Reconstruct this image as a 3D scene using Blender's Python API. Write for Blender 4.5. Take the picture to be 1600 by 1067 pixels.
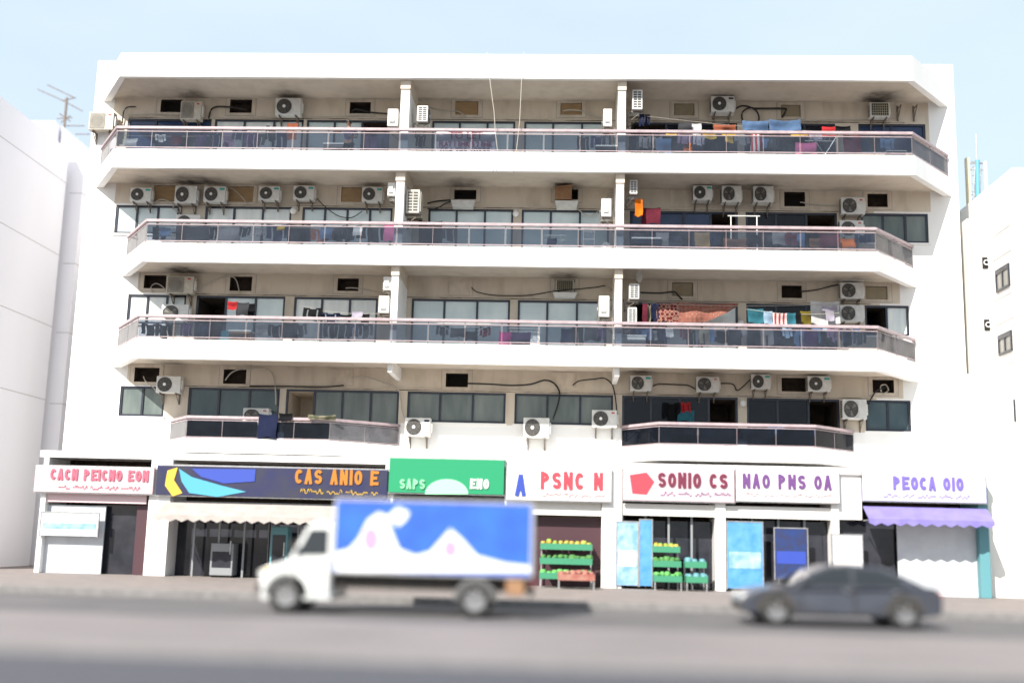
import bpy, math, random
from mathutils import Vector, Matrix
random.seed(7)
R = math.radians
for o in list(bpy.data.objects): bpy.data.objects.remove(o)
S = bpy.context.scene
COL = S.collection

# ------------------------------------------------------------------ camera
CAM = Vector((0.034, -36.486, 1.552)); YAW, PITCH, ROLL, F = -0.049, 0.172, 0.025, 1764.0
def cam_axes():
    cy, sy = math.cos(YAW), math.sin(YAW)
    f = Vector((sy*math.cos(PITCH), cy*math.cos(PITCH), math.sin(PITCH)))
    r = Vector((cy, -sy, 0)); u = r.cross(f)
    return r*math.cos(ROLL)+u*math.sin(ROLL), u*math.cos(ROLL)-r*math.sin(ROLL), f
RX, UX, FX = cam_axes()
cd = bpy.data.cameras.new('camera'); cam = bpy.data.objects.new('camera', cd); COL.objects.link(cam)
cam.matrix_world = Matrix(((RX.x, UX.x, -FX.x, CAM.x), (RX.y, UX.y, -FX.y, CAM.y), (RX.z, UX.z, -FX.z, CAM.z), (0, 0, 0, 1)))
cd.sensor_width = 36; cd.lens = 36*F/1600; cd.clip_end = 3000; cd.clip_start = 0.1
cd.dof.use_dof = True; cd.dof.focus_distance = 37.3; cd.dof.aperture_fstop = cd.lens/1000/0.5
S.camera = cam

# ------------------------------------------------------------------ light
LD = Vector((1.15, 2.2, -2.02)).normalized()          # direction the sunlight travels
EL = math.asin(-LD.z); AZ = math.atan2(-LD.x, -LD.y)  # azimuth from +Y towards +X
w = bpy.data.worlds.new('World'); S.world = w; w.use_nodes = True
wn, wl = w.node_tree.nodes, w.node_tree.links
bg = wn['Background']; sky = wn.new('ShaderNodeTexSky'); sky.sky_type = 'NISHITA'; sky.sun_disc = False
sky.sun_elevation = EL; sky.sun_rotation = AZ; sky.dust_density = 2.0; sky.air_density = 1.0; sky.ozone_density = 1.0
wtc = wn.new('ShaderNodeTexCoord'); wmp = wn.new('ShaderNodeMapping'); wmp.inputs['Scale'].default_value = (1.2, 1.2, 3.5)
wno = wn.new('ShaderNodeTexNoise'); wno.inputs['Scale'].default_value = 1.6; wno.inputs['Detail'].default_value = 6; wno.inputs['Roughness'].default_value = .55
wcr = wn.new('ShaderNodeValToRGB'); wcr.color_ramp.elements[0].position = .42; wcr.color_ramp.elements[1].position = .75
wcr.color_ramp.elements[0].color = (.72, .72, .72, 1); wcr.color_ramp.elements[1].color = (.95, .95, .95, 1)
wmx = wn.new('ShaderNodeMixRGB'); wmx.inputs['Color2'].default_value = (3.6, 4.2, 4.75, 1)
wl.new(wtc.outputs['Generated'], wmp.inputs['Vector']); wl.new(wmp.outputs[0], wno.inputs['Vector']); wl.new(wno.outputs['Fac'], wcr.inputs[0])
wl.new(wcr.outputs[0], wmx.inputs['Fac']); wl.new(sky.outputs[0], wmx.inputs['Color1']); wl.new(wmx.outputs[0], bg.inputs['Color'])
bg.inputs['Strength'].default_value = 0.13
sd = bpy.data.lights.new('sun', 'SUN'); sd.energy = 4.7; sd.angle = R(.5); sd.color = (1, .955, .88)
so = bpy.data.objects.new('sun', sd); COL.objects.link(so); so.rotation_euler = LD.to_track_quat('-Z', 'Y').to_euler(); so.location = (-20, -40, 40)
S.view_settings.view_transform = 'Standard'; S.view_settings.look = 'None'; S.view_settings.gamma = 1
S.view_settings.exposure = 0.88

# ------------------------------------------------------------------ helpers
def at(px, py, Y):
    """point on the vertical plane y = Y that the photograph shows at pixel (px, py)"""
    d = RX*((px-800)/F) + UX*((533.5-py)/F) + FX
    return CAM + d*((Y-CAM.y)/d.y)
def atz(px, py, Z):
    d = RX*((px-800)/F) + UX*((533.5-py)/F) + FX
    return CAM + d*((Z-CAM.z)/d.z)

def mat(name, c, rough=.6, c2=None, scale=3.0, stretch=(1, 1, 1), lo=.35, hi=.7, bump=0, bscale=40, metal=0, spec=.5, emit=None, detail=6):
    m = bpy.data.materials.new(name); m.use_nodes = True
    n, l = m.node_tree.nodes, m.node_tree.links; b = n['Principled BSDF']
    b.inputs['Base Color'].default_value = (*c, 1); b.inputs['Roughness'].default_value = rough
    b.inputs['Metallic'].default_value = metal; b.inputs['Specular IOR Level'].default_value = spec
    tc = n.new('ShaderNodeTexCoord')
    if c2:
        mp = n.new('ShaderNodeMapping'); mp.inputs['Scale'].default_value = stretch
        no = n.new('ShaderNodeTexNoise'); no.inputs['Scale'].default_value = scale; no.inputs['Detail'].default_value = detail
        cr = n.new('ShaderNodeValToRGB'); cr.color_ramp.elements[0].position = lo; cr.color_ramp.elements[1].position = hi
        cr.color_ramp.elements[0].color = (*c, 1); cr.color_ramp.elements[1].color = (*c2, 1)
        l.new(tc.outputs['Object'], mp.inputs[0]); l.new(mp.outputs[0], no.inputs['Vector'])
        l.new(no.outputs['Fac'], cr.inputs[0]); l.new(cr.outputs[0], b.inputs['Base Color'])
    if bump:
        n2 = n.new('ShaderNodeTexNoise'); n2.inputs['Scale'].default_value = bscale; n2.inputs['Detail'].default_value = 4
        bp = n.new('ShaderNodeBump'); bp.inputs['Strength'].default_value = bump; bp.inputs['Distance'].default_value = .02
        l.new(tc.outputs['Object'], n2.inputs['Vector']); l.new(n2.outputs['Fac'], bp.inputs['Height']); l.new(bp.outputs[0], b.inputs['Normal'])
    return m

def glass_tint(name, tint, haze, hazefac):
    m = bpy.data.materials.new(name); m.use_nodes = True
    n, l = m.node_tree.nodes, m.node_tree.links; n.remove(n['Principled BSDF']); out = n['Material Output']
    tr = n.new('ShaderNodeBsdfTransparent'); tr.inputs[0].default_value = (*tint, 1)
    df = n.new('ShaderNodeBsdfDiffuse'); gl = n.new('ShaderNodeBsdfGlossy'); gl.inputs['Roughness'].default_value = .04
    tc = n.new('ShaderNodeTexCoord'); no = n.new('ShaderNodeTexNoise'); no.inputs['Scale'].default_value = 2.2; no.inputs['Detail'].default_value = 8
    cr = n.new('ShaderNodeValToRGB'); cr.color_ramp.elements[0].position = .3; cr.color_ramp.elements[1].position = .8
    cr.color_ramp.elements[0].color = (hazefac*.7,)*3+(1,); cr.color_ramp.elements[1].color = (min(1, hazefac*1.5),)*3+(1,)
    df.inputs[0].default_value = (*haze, 1)
    m1 = n.new('ShaderNodeMixShader'); m2 = n.new('ShaderNodeMixShader'); fr = n.new('ShaderNodeFresnel'); fr.inputs[0].default_value = 1.27
    l.new(tc.outputs['Object'], no.inputs['Vector']); l.new(no.outputs['Fac'], cr.inputs[0]); l.new(cr.outputs[0], m1.inputs[0])
    l.new(tr.outputs[0], m1.inputs[1]); l.new(df.outputs[0], m1.inputs[2])
    l.new(fr.outputs[0], m2.inputs[0]); l.new(m1.outputs[0], m2.inputs[1]); l.new(gl.outputs[0], m2.inputs[2]); l.new(m2.outputs[0], out.inputs[0])
    return m

class MB:
    def __init__(s): s.v = []; s.f = []
    def poly(s, pts):
        i = len(s.v); s.v += [tuple(p) for p in pts]; s.f.append(tuple(range(i, i+len(pts)))); return s
    def box(s, x0, x1, y0, y1, z0, z1):
        i = len(s.v)
        s.v += [(x, y, z) for z in (z0, z1) for (x, y) in ((x0, y0), (x1, y0), (x1, y1), (x0, y1))]
        for q in ((3, 2, 1, 0), (4, 5, 6, 7), (0, 1, 5, 4), (1, 2, 6, 5), (2, 3, 7, 6), (3, 0, 4, 7)): s.f.append(tuple(i+k for k in q))
        return s
    def prism(s, pts, z0, z1):           # pts (x,y) counter-clockwise
        i = len(s.v); n = len(pts)
        s.v += [(x, y, z0) for x, y in pts] + [(x, y, z1) for x, y in pts]
        s.f.append(tuple(i+k for k in reversed(range(n)))); s.f.append(tuple(i+n+k for k in range(n)))
        for k in range(n): s.f.append((i+k, i+(k+1) % n, i+n+(k+1) % n, i+n+k))
        return s
    def slab(s, pts, y0, y1):            # pts (x,z) outline, thickness along y
        i = len(s.v); n = len(pts)
        s.v += [(x, y0, z) for x, z in pts] + [(x, y1, z) for x, z in pts]
        s.f.append(tuple(i+k for k in range(n))); s.f.append(tuple(i+n+k for k in reversed(range(n))))
        for k in range(n): s.f.append((i+(k+1) % n, i+k, i+n+k, i+n+(k+1) % n))
        return s
    def tube(s, pts, r, n=6):
        pts = [Vector(p) for p in pts]; base = len(s.v); m = len(pts)
        for k, p in enumerate(pts):
            t = (pts[min(k+1, m-1)]-pts[max(k-1, 0)]).normalized()
            a = t.cross(Vector((0, 0, 1)) if abs(t.z) < .9 else Vector((1, 0, 0))).normalized(); b = t.cross(a)
            rr = r[k] if isinstance(r, (list, tuple)) else r
            for j in range(n):
                q = p + a*(rr*math.cos(2*math.pi*j/n)) + b*(rr*math.sin(2*math.pi*j/n)); s.v.append(tuple(q))
        for k in range(m-1):
            for j in range(n):
                s.f.append((base+k*n+j, base+k*n+(j+1) % n, base+(k+1)*n+(j+1) % n, base+(k+1)*n+j))
        s.f.append(tuple(base+j for j in reversed(range(n)))); s.f.append(tuple(base+(m-1)*n+j for j in range(n)))
        return s
    def bar(s, a, b, r, n=6): return s.tube([a, b], r, n)
    def ball(s, c, r, nu=12, nv=8, sc=(1, 1, 1)):
        i = len(s.v)
        for a in range(1, nv):
            for b in range(nu):
                t, p = math.pi*a/nv, 2*math.pi*b/nu
                s.v.append((c[0]+r*sc[0]*math.sin(t)*math.cos(p), c[1]+r*sc[1]*math.sin(t)*math.sin(p), c[2]+r*sc[2]*math.cos(t)))
        for a in range(nv-2):
            for b in range(nu):
                s.f.append((i+a*nu+b, i+(a+1)*nu+b, i+(a+1)*nu+(b+1) % nu, i+a*nu+(b+1) % nu))
        s.f.append(tuple(i+b for b in range(nu))); s.f.append(tuple(i+(nv-2)*nu+b for b in reversed(range(nu))))
        return s
    def loft(s, rings, caps=True):
        i = len(s.v); n = len(rings[0])
        for r in rings: s.v += [tuple(p) for p in r]
        for k in range(len(rings)-1):
            for j in range(n): s.f.append((i+k*n+j, i+k*n+(j+1) % n, i+(k+1)*n+(j+1) % n, i+(k+1)*n+j))
        if caps:
            s.f.append(tuple(i+j for j in reversed(range(n)))); s.f.append(tuple(i+(len(rings)-1)*n+j for j in range(n)))
        return s
    def build(s, name, m, parent=None, local=False, bevel=0, smooth=False, kind=None, fix=True):
        me = bpy.data.meshes.new(name)
        off = Vector((0, 0, 0))
        if parent is not None and not local: off = wloc(parent)
        me.from_pydata([tuple(Vector(v)-off) for v in s.v], [], s.f); me.materials.append(m)
        if fix:
            import bmesh
            bm = bmesh.new(); bm.from_mesh(me); bmesh.ops.recalc_face_normals(bm, faces=bm.faces); bm.to_mesh(me); bm.free()
        if smooth:
            for p in me.polygons: p.use_smooth = True
        o = bpy.data.objects.new(name, me); COL.objects.link(o)
        if parent is not None: o.parent = parent
        if bevel:
            b = o.modifiers.new('bevel', 'BEVEL'); b.width = bevel; b.segments = 2; b.limit_method = 'ANGLE'; b.harden_normals = False
        if kind: o['kind'] = kind
        return o
def wloc(o):
    p = Vector(o.location)
    while o.parent: o = o.parent; p += Vector(o.location)
    return p
def tag(o, label=None, cat=None, group=None, kind=None):
    if label: o['label'] = label
    if cat: o['category'] = cat
    if group: o['group'] = group
    if kind: o['kind'] = kind
    return o
def thing(name, label, cat, loc=(0, 0, 0), group=None, rz=0):
    o = bpy.data.objects.new(name, None); COL.objects.link(o); o.location = loc; o.rotation_euler = (0, 0, rz); o.empty_display_size = .2
    return tag(o, label, cat, group)
KIDS = {}
def copy_tree(o, parent=None):
    c = o.copy(); COL.objects.link(c)
    if parent is not None: c.parent = parent
    for ch in [k for k in COL.objects if k.parent == o]: copy_tree(ch, c)
    return c

def text_mesh(txt, size, name, m, loc, parent=None, rz=0, width=None, ext=.004, tag_=None):
    cu = bpy.data.curves.new(name, 'FONT'); cu.body = txt; cu.size = size; cu.extrude = ext; cu.offset = .006; cu.align_x = 'CENTER'
    t = bpy.data.objects.new(name, cu); COL.objects.link(t)
    dg = bpy.context.evaluated_depsgraph_get(); me = bpy.data.meshes.new_from_object(t.evaluated_get(dg))
    bpy.data.objects.remove(t)
    xs = [v.co.x for v in me.vertices]; k = width/(max(xs)-min(xs)) if width else 1
    off = wloc(parent) if parent is not None else Vector((0, 0, 0))
    for v in me.vertices:
        v.co = Vector((v.co.x*k, -v.co.z, v.co.y)) + Vector(loc) - off
    me.materials.clear(); me.materials.append(m)
    o = bpy.data.objects.new(name, me); COL.objects.link(o)
    if parent is not None: o.parent = parent
    return o

# ------------------------------------------------------------------ materials
M = {}
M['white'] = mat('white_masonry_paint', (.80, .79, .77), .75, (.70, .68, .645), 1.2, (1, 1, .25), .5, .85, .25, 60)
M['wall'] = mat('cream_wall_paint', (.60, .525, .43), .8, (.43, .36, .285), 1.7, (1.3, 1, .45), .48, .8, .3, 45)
M['patch'] = mat('patched_plaster', (.60, .525, .435), .85, (.42, .355, .285), 4, (1, 1, .5), .4, .8, .4, 50)
M['grime'] = mat('grimy_plaster_edge', (.10, .08, .06), .9, (.40, .34, .27), 1.5, (1, 1, 1), .45, .6)
M['palejoint'] = mat('pale_wall_joint', (.52, .50, .51), .9)
M['joint'] = mat('wall_joint', (.36, .34, .32), .9)
M['shadetintwall'] = mat('white_render_shade_tint', (.86, .845, .88), .8, (.83, .81, .85), .6, (1, 1, .3), .4, .8, .2, 50)  # white render; the lilac of its skylit shade is put into the colour
M['stonewall'] = mat('off_white_render', (.74, .72, .685), .8, (.62, .59, .55), .7, (1, 1, .35), .5, .85, .2, 50)
M['frame'] = mat('dark_aluminium_frame', (.018, .021, .034), .35, (.03, .034, .05), 8, metal=.2)
M['postpaint'] = mat('dark_mauve_steel', (.14, .115, .125), .45)
M['rail'] = mat('mauve_painted_steel', (.40, .315, .33), .4, (.29, .22, .235), 6, (1, 1, 1), .4, .8)
M['steel'] = mat('galvanised_steel', (.45, .45, .45), .4, (.3, .29, .28), 9, metal=.6)
M['railglass'] = glass_tint('tinted_rail_glass', (.52, .56, .61), (.22, .255, .33), .07)
M['railside'] = glass_tint('dusty_rail_glass', (.46, .46, .49), (.34, .33, .35), .30)
M['raildark'] = glass_tint('dark_rail_glass', (.12, .14, .19), (.05, .065, .10), .1)
M['panepale'] = mat('painted_reflection_pane', (.66, .74, .73), .12, (.42, .52, .55), 1.1, (1, 1, .6), .3, .75, spec=.7)  # pale greenish-white reflection is put into the pane colour
M['panewhite'] = mat('curtained_pane', (.80, .82, .78), .14, (.55, .60, .60), 1.6, (2.5, 1, .3), .3, .75, spec=.6)
M['paneblue'] = mat('blue_tinted_pane', (.02, .04, .10), .05, (.04, .065, .14), 1.2, spec=.3)
M['panedark'] = mat('dark_pane', (.008, .010, .015), .05, (.018, .021, .03), 1, spec=.2)
M['panegreen'] = mat('green_grey_pane', (.10, .125, .12), .08, (.19, .215, .2), 1.3, (1.6, 1, .35), .35, .75, spec=.35)  # dark green-grey puts the reflection of opposite buildings into the colour
M['paneteal'] = mat('teal_grey_pane', (.04, .07, .085), .07, (.09, .12, .125), 1.2, (1, 1, .5), .35, .75, spec=.35)
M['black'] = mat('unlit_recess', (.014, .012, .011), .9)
M['dark_brown'] = mat('sooty_board_unlit_room', (.055, .035, .024), .9, (.02, .015, .012), 5)  # brown boards; also puts the darkness of unlit rooms into colour
M['ply'] = mat('plywood_board', (.35, .235, .125), .8, (.26, .17, .09), 3, (1, 1, 4), .3, .8)
M['plygrey'] = mat('weathered_board', (.30, .255, .175), .8, (.235, .195, .13), 3)
M['acwhite'] = mat('ac_casing_white', (.66, .655, .63), .45, (.52, .51, .47), 5, (1, 1, 1), .4, .8)
M['acbeige'] = mat('ac_casing_beige', (.55, .51, .43), .55, (.40, .36, .29), 5, lo=.4, hi=.8)
M['grille'] = mat('black_fan_grille', (.03, .03, .03), .5, (.055, .052, .05), 12)
M['grillegrey'] = mat('grey_fan_grille', (.15, .14, .125), .5, (.21, .19, .16), 12)
M['teal'] = mat('teal_badge', (.02, .33, .30), .4)
M['red'] = mat('red_badge', (.5, .03, .03), .4)
M['bracket'] = mat('rusty_bracket', (.19, .165, .14), .7, (.11, .075, .05), 10)
M['cable'] = mat('black_cable', (.014, .014, .014), .6)
M['cablepale'] = mat('pale_cable', (.42, .39, .34), .6)
M['carton'] = mat('carton_card', (.32, .18, .09), .8, (.24, .13, .07), 5)
M['opal'] = mat('opal_lamp_globe', (.8, .8, .78), .25)
M['blue_pole'] = mat('blue_painted_pole', (.10, .29, .50), .4)
M['cream_ant'] = mat('cream_plastic', (.50, .45, .32), .5)
M['skin'] = mat('skin', (.20, .11, .07), .55)
M['hair'] = mat('black_hair', (.008, .007, .006), .5)
M['navycloth'] = mat('navy_shirt_cloth', (.02, .025, .07), .85)

ZK = lambda k: .592+3.1*k
D = 2.21
FLOORNAME = {1: 'first floor', 2: 'second floor', 3: 'third floor', 4: 'top floor'}

# ------------------------------------------------------------------ the main building
XL, XR = -16.47, 12.87
TOPZ = at(158, 95, 0).z
b0 = thing('apartment_building', 'long white apartment block with four floors of balconies above a row of shops', 'building', (0, 0, 0))

# windows: floor, px0, px1, pane, sill(None = door to the floor), panes, open pane index
HEAD = lambda k: ZK(k+1)-.60
WIN = [
 (4, 199, 330, 'paneblue', 0, 3, None), (4, 335, 474, 'panewhite', 0, 3, None), (4, 479, 609, 'panepale', 0, 3, 2), (4, 675, 805, 'panepale', 0, 3, None),
 (4, 819, 955, 'panepale', 0, 3, None), (4, 986, 1152, 'panedark', 0, 3, 0), (4, 1163, 1305, 'panedark', 0, 3, None), (4, 1341, 1446, 'paneblue', 1, 2, None),
 (3, 180, 279, 'panepale', 1, 3, None), (3, 320, 455, 'panewhite', 0, 3, None), (3, 472, 613, 'panepale', 0, 4, None), (3, 669, 802, 'panepale', 0, 3, None),
 (3, 815, 952, 'panepale', 0, 3, None), (3, 984, 1153, 'paneblue', 0, 4, 3), (3, 1165, 1308, 'panedark', 0, 3, 2), (3, 1345, 1450, 'panegreen', 1, 3, None),
 (2, 199, 290, 'panewhite', 1, 3, None), (2, 306, 445, 'panepale', 0, 3, 0), (2, 459, 590, 'panewhite', 0, 3, None), (2, 643, 797, 'panepale', 0, 3, None),
 (2, 809, 948, 'panepale', 0, 3, None), (2, 985, 1153, 'panewhite', 0, 3, 0), (2, 1166, 1307, 'panedark', 0, 3, None), (2, 1351, 1420, 'panewhite', 1, 2, 0),
 (1, 186, 256, 'panegreen', 1, 2, None), (1, 293, 436, 'paneteal', 0, 3, None), (1, 446, 623, 'panegreen', 0, 4, 0), (1, 636, 790, 'panegreen', 1, 3, None),
 (1, 804, 958, 'panegreen', 1, 3, None), (1, 972, 1153, 'panedark', 0, 4, 3), (1, 1167, 1312, 'panedark', 0, 3, 2), (1, 1352, 1423, 'paneteal', 1, 2, None)]
# openings left for air conditioners: floor, px box, back ('soil','black','ply','plygrey','flush')
OPEN = [
 (4, 252, 156, 284, 176, 'black'), (4, 360, 156, 393, 177, 'dark_brown'), (4, 547, 160, 579, 178, 'black'), (4, 712, 158, 747, 180, 'ply'), (4, 876, 161, 909, 180, 'ply'),
 (4, 1053, 162, 1085, 181, 'plygrey'), (4, 1220, 164, 1251, 183, 'plygrey'),
 (3, 241, 288, 276, 315, 'ply'), (3, 355, 289, 395, 316, 'ply'), (3, 534, 291, 569, 316, 'ply'), (3, 710, 297, 744, 312, 'black'), (3, 868, 296, 903, 312, 'black'),
 (3, 1047, 296, 1085, 324, 'flush'), (3, 1225, 300, 1258, 323, 'black'), (3, 1355, 303, 1387, 324, 'dark_brown'),
 (2, 226, 430, 259, 451, 'dark_brown'), (2, 360, 432, 393, 455, 'dark_brown'), (2, 528, 435, 560, 455, 'dark_brown'), (2, 702, 438, 738, 462, 'flush'), (2, 867, 436, 898, 456, 'black'),
 (2, 1050, 441, 1083, 463, 'plygrey'), (2, 1221, 446, 1253, 466, 'dark_brown'), (2, 1352, 447, 1387, 468, 'plygrey'),
 (1, 211, 574, 248, 597, 'dark_brown'), (1, 350, 577, 384, 600, 'dark_brown'), (1, 514, 577, 552, 602, 'flush'), (1, 697, 583, 731, 605, 'black'), (1, 861, 579, 900, 605, 'flush'),
 (1, 1221, 590, 1259, 612, 'dark_brown'), (1, 1363, 593, 1397, 614, 'dark_brown')]
holes = []
for (k, a, b, pm, sill, n, op) in WIN:
    pa = at(a, 0, 0); yy = {4: 200, 3: 340, 2: 480, 1: 635}[k]
    x0, x1 = at(a, yy, 0).x, at(b, yy, 0).x
    z1 = HEAD(k); z0 = z1-1.0 if sill else ZK(k)+.27
    if k == 1 and not sill: z0 = z1-2.0
    holes.append((x0, x1, z0, z1, .14))
    wo = bpy.data.objects.new('window', None); COL.objects.link(wo); wo.parent = b0; wo.location = ((x0+x1)/2, 0, z0)
    fr = MB(); t = .07; y0, y1 = .03, .10
    fr.box(x0, x1, y0, y1, z1-t, z1).box(x0, x1, y0, y1, z0, z0+t).box(x0, x0+t, y0, y1, z0+t, z1-t).box(x1-t, x1, y0, y1, z0+t, z1-t)
    wd = (x1-x0)/n; pa = MB(); ops = MB()
    for i in range(n):
        xa, xb = x0+i*wd, x0+(i+1)*wd
        if i: fr.box(xa-.035, xa+.035, y0+.004, y1-.004, z0+t, z1-t)
        xa += .03; xb -= .03
        if i == op:
            xa += .02; xb -= .02; za, zb = z0+t, z1-t
            ops.poly([(xa, .10, za), (xb, .10, za), (xb, 1.9, za), (xa, 1.9, za)]).poly([(xa, .1, zb), (xb, .1, zb), (xb, 1.9, zb), (xa, 1.9, zb)])
            ops.poly([(xa, .1, za), (xa, 1.9, za), (xa, 1.9, zb), (xa, .1, zb)]).poly([(xb, .1, za), (xb, 1.9, za), (xb, 1.9, zb), (xb, .1, zb)])
            ops.poly([(xa, 1.9, za), (xb, 1.9, za), (xb, 1.9, zb), (xa, 1.9, zb)])
        else:
            yj = .072+.012*(i % 2)+random.uniform(-.002, .002); tw = random.uniform(-.006, .006)
            pa.poly([(xa, yj-tw, z0+.03), (xb, yj+tw, z0+.03), (xb, yj+tw, z1-.03), (xa, yj-tw, z1-.03)])
    fr.build('frame', M['frame'], wo); pa.build('pane', M[pm], wo, fix=False)
    if ops.f: ops.build('open_doorway', M['wall'] if k == 1 and a < 500 else M['dark_brown'], wo, fix=False)  # dark brown here is the unlit room's darkness put into the colour
    if sill: MB().box(x0-.05, x1+.05, -.05, .028, z0-.06, z0-.002).build('sill', M['white'], wo)
for (k, a, ya, b, yb, kind) in OPEN:
    pA, pB = at(a, ya, 0), at(b, yb, 0); x0, x1, z0, z1 = pA.x, pB.x, pB.z, pA.z
    z1 = min(z1, ZK(k+1)+.11)
    sm = MB(); t = .13
    if kind == 'flush':
        o = MB().box(x0, x1, -.03, -.002, z0, z1).build('cover_panel', M['patch'], b0, bevel=.006); continue
    d = .10 if kind in ('ply', 'plygrey') else .42
    holes.append((x0, x1, z0, z1, 0))
    bx = MB()
    bx.poly([(x0, 0, z0), (x0, d, z0), (x0, d, z1), (x0, 0, z1)]).poly([(x1, 0, z0), (x1, d, z0), (x1, d, z1), (x1, 0, z1)])
    bx.poly([(x0, 0, z0), (x1, 0, z0), (x1, d, z0), (x0, d, z0)]).poly([(x0, 0, z1), (x1, 0, z1), (x1, d, z1), (x0, d, z1)])
    o = bx.build('wall_opening', M['patch'] if d < .2 else M['dark_brown'], b0, fix=False)
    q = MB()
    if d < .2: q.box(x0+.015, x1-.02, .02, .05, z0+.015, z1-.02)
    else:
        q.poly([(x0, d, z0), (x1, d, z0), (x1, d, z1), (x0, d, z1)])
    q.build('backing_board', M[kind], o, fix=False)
    s = MB(); e = .012
    zt = min(z1+t, ZK(k+1)+.14)
    s.box(x0-t, x1+t, -e, -.001, z0-t*.7, z0).box(x0-t, x0, -e, -.001, z0, zt).box(x1, x1+t, -e, -.001, z0, zt)
    if zt > z1+.02: s.box(x0, x1, -e, -.001, z1, zt)
    s.build('plaster_surround', M['patch'], o)
    t2 = t+.022; q = MB(); zt2 = min(z1+t2, ZK(k+1)+.145)
    q.box(x0-t2, x1+t2, -.006, -.0005, z0-t*.7-.022, z0-t*.7-.001).box(x0-t2, x0-t-.001, -.006, -.0005, z0-t*.7, zt2).box(x1+t+.001, x1+t2, -.006, -.0005, z0-t*.7, zt2)
    q.build('surround_joint', M['joint'], o)

def holed(x0, x1, z0, z1, hs, y):
    xs = sorted({x0, x1, *[h[0] for h in hs], *[h[1] for h in hs]}); zs = sorted({z0, z1, *[h[2] for h in hs], *[h[3] for h in hs]})
    m = MB(); idx = {}
    def vid(i, j):
        if (i, j) not in idx: idx[(i, j)] = len(m.v); m.v.append((xs[i], y, zs[j]))
        return idx[(i, j)]
    for i in range(len(xs)-1):
        cx = (xs[i]+xs[i+1])/2
        for j in range(len(zs)-1):
            cz = (zs[j]+zs[j+1])/2
            if any(h[0] < cx < h[1] and h[2] < cz < h[3] for h in hs): continue
            m.f.append((vid(i, j), vid(i+1, j), vid(i+1, j+1), vid(i, j+1)))
    for h in hs:
        d = h[4]
        if not d: continue
        a, b, c, e = h[:4]
        m.poly([(a, y, c), (a, y+d, c), (a, y+d, e), (a, y, e)]).poly([(b, y, c), (b, y, e), (b, y+d, e), (b, y+d, c)])
        m.poly([(a, y, c), (b, y, c), (b, y+d, c), (a, y+d, c)]).poly([(a, y, e), (a, y+d, e), (b, y+d, e), (b, y, e)])
    return m
WALLB = 0.05
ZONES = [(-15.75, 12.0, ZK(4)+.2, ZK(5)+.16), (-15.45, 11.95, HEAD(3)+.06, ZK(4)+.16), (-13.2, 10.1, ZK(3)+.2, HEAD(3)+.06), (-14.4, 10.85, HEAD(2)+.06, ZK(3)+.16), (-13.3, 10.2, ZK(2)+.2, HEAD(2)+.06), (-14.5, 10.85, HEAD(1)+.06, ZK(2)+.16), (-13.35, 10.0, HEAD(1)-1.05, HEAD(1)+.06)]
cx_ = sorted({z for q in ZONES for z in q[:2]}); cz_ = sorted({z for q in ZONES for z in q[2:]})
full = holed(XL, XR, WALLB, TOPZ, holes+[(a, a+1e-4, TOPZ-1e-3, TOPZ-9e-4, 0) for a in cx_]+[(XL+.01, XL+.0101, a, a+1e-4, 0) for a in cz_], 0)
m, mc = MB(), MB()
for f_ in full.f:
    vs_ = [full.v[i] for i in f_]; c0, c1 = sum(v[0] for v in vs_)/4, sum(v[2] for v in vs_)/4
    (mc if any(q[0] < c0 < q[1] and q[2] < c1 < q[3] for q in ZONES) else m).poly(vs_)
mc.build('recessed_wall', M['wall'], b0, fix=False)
m.poly([(XL, 0, WALLB), (XL, 14, WALLB), (XL, 14, TOPZ), (XL, 0, TOPZ)]).poly([(XR, 0, WALLB), (XR, 0, TOPZ), (XR, 14, TOPZ), (XR, 14, WALLB)])
m.poly([(XL, 14, WALLB), (XR, 14, WALLB), (XR, 14, TOPZ), (XL, 14, TOPZ)]).poly([(XL, 0, TOPZ), (XR, 0, TOPZ), (XR, 14, TOPZ), (XL, 14, TOPZ)])
m.build('wall', M['white'], b0, fix=False)
# thin joints across the end walls and between the window bands
jm = MB()
ends = {5: (-16.154, 12.647), 4: (-16.147, 12.645), 3: (-14.966, 11.39), 2: (-15.004, 11.359)}
for k, (a, b) in ends.items():
    jm.box(XL, a, -.004, -.001, ZK(k)-.012, ZK(k)+.012).box(b, XR, -.004, -.001, ZK(k)-.012, ZK(k)+.012)
jm.build('wall_joint', M['joint'], b0)
gm = MB()
for k in (1, 2, 3, 4):                       # ledge above the window heads
    gm.box(-15.2 if k == 4 else -13.15, 11.2 if k == 4 else 9.9, -.028, -.001, HEAD(k)+.05, HEAD(k)+.085)
gm.build('lintel_ledge', M['patch'], b0)
gd = MB()
for k in (1, 2, 3, 4): gd.box(-15.2 if k == 4 else -13.15, 11.2 if k == 4 else 9.9, -.012, -.001, HEAD(k)+.022, HEAD(k)+.047)
gd.build('dirt_line', M['grime'], b0)

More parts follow.
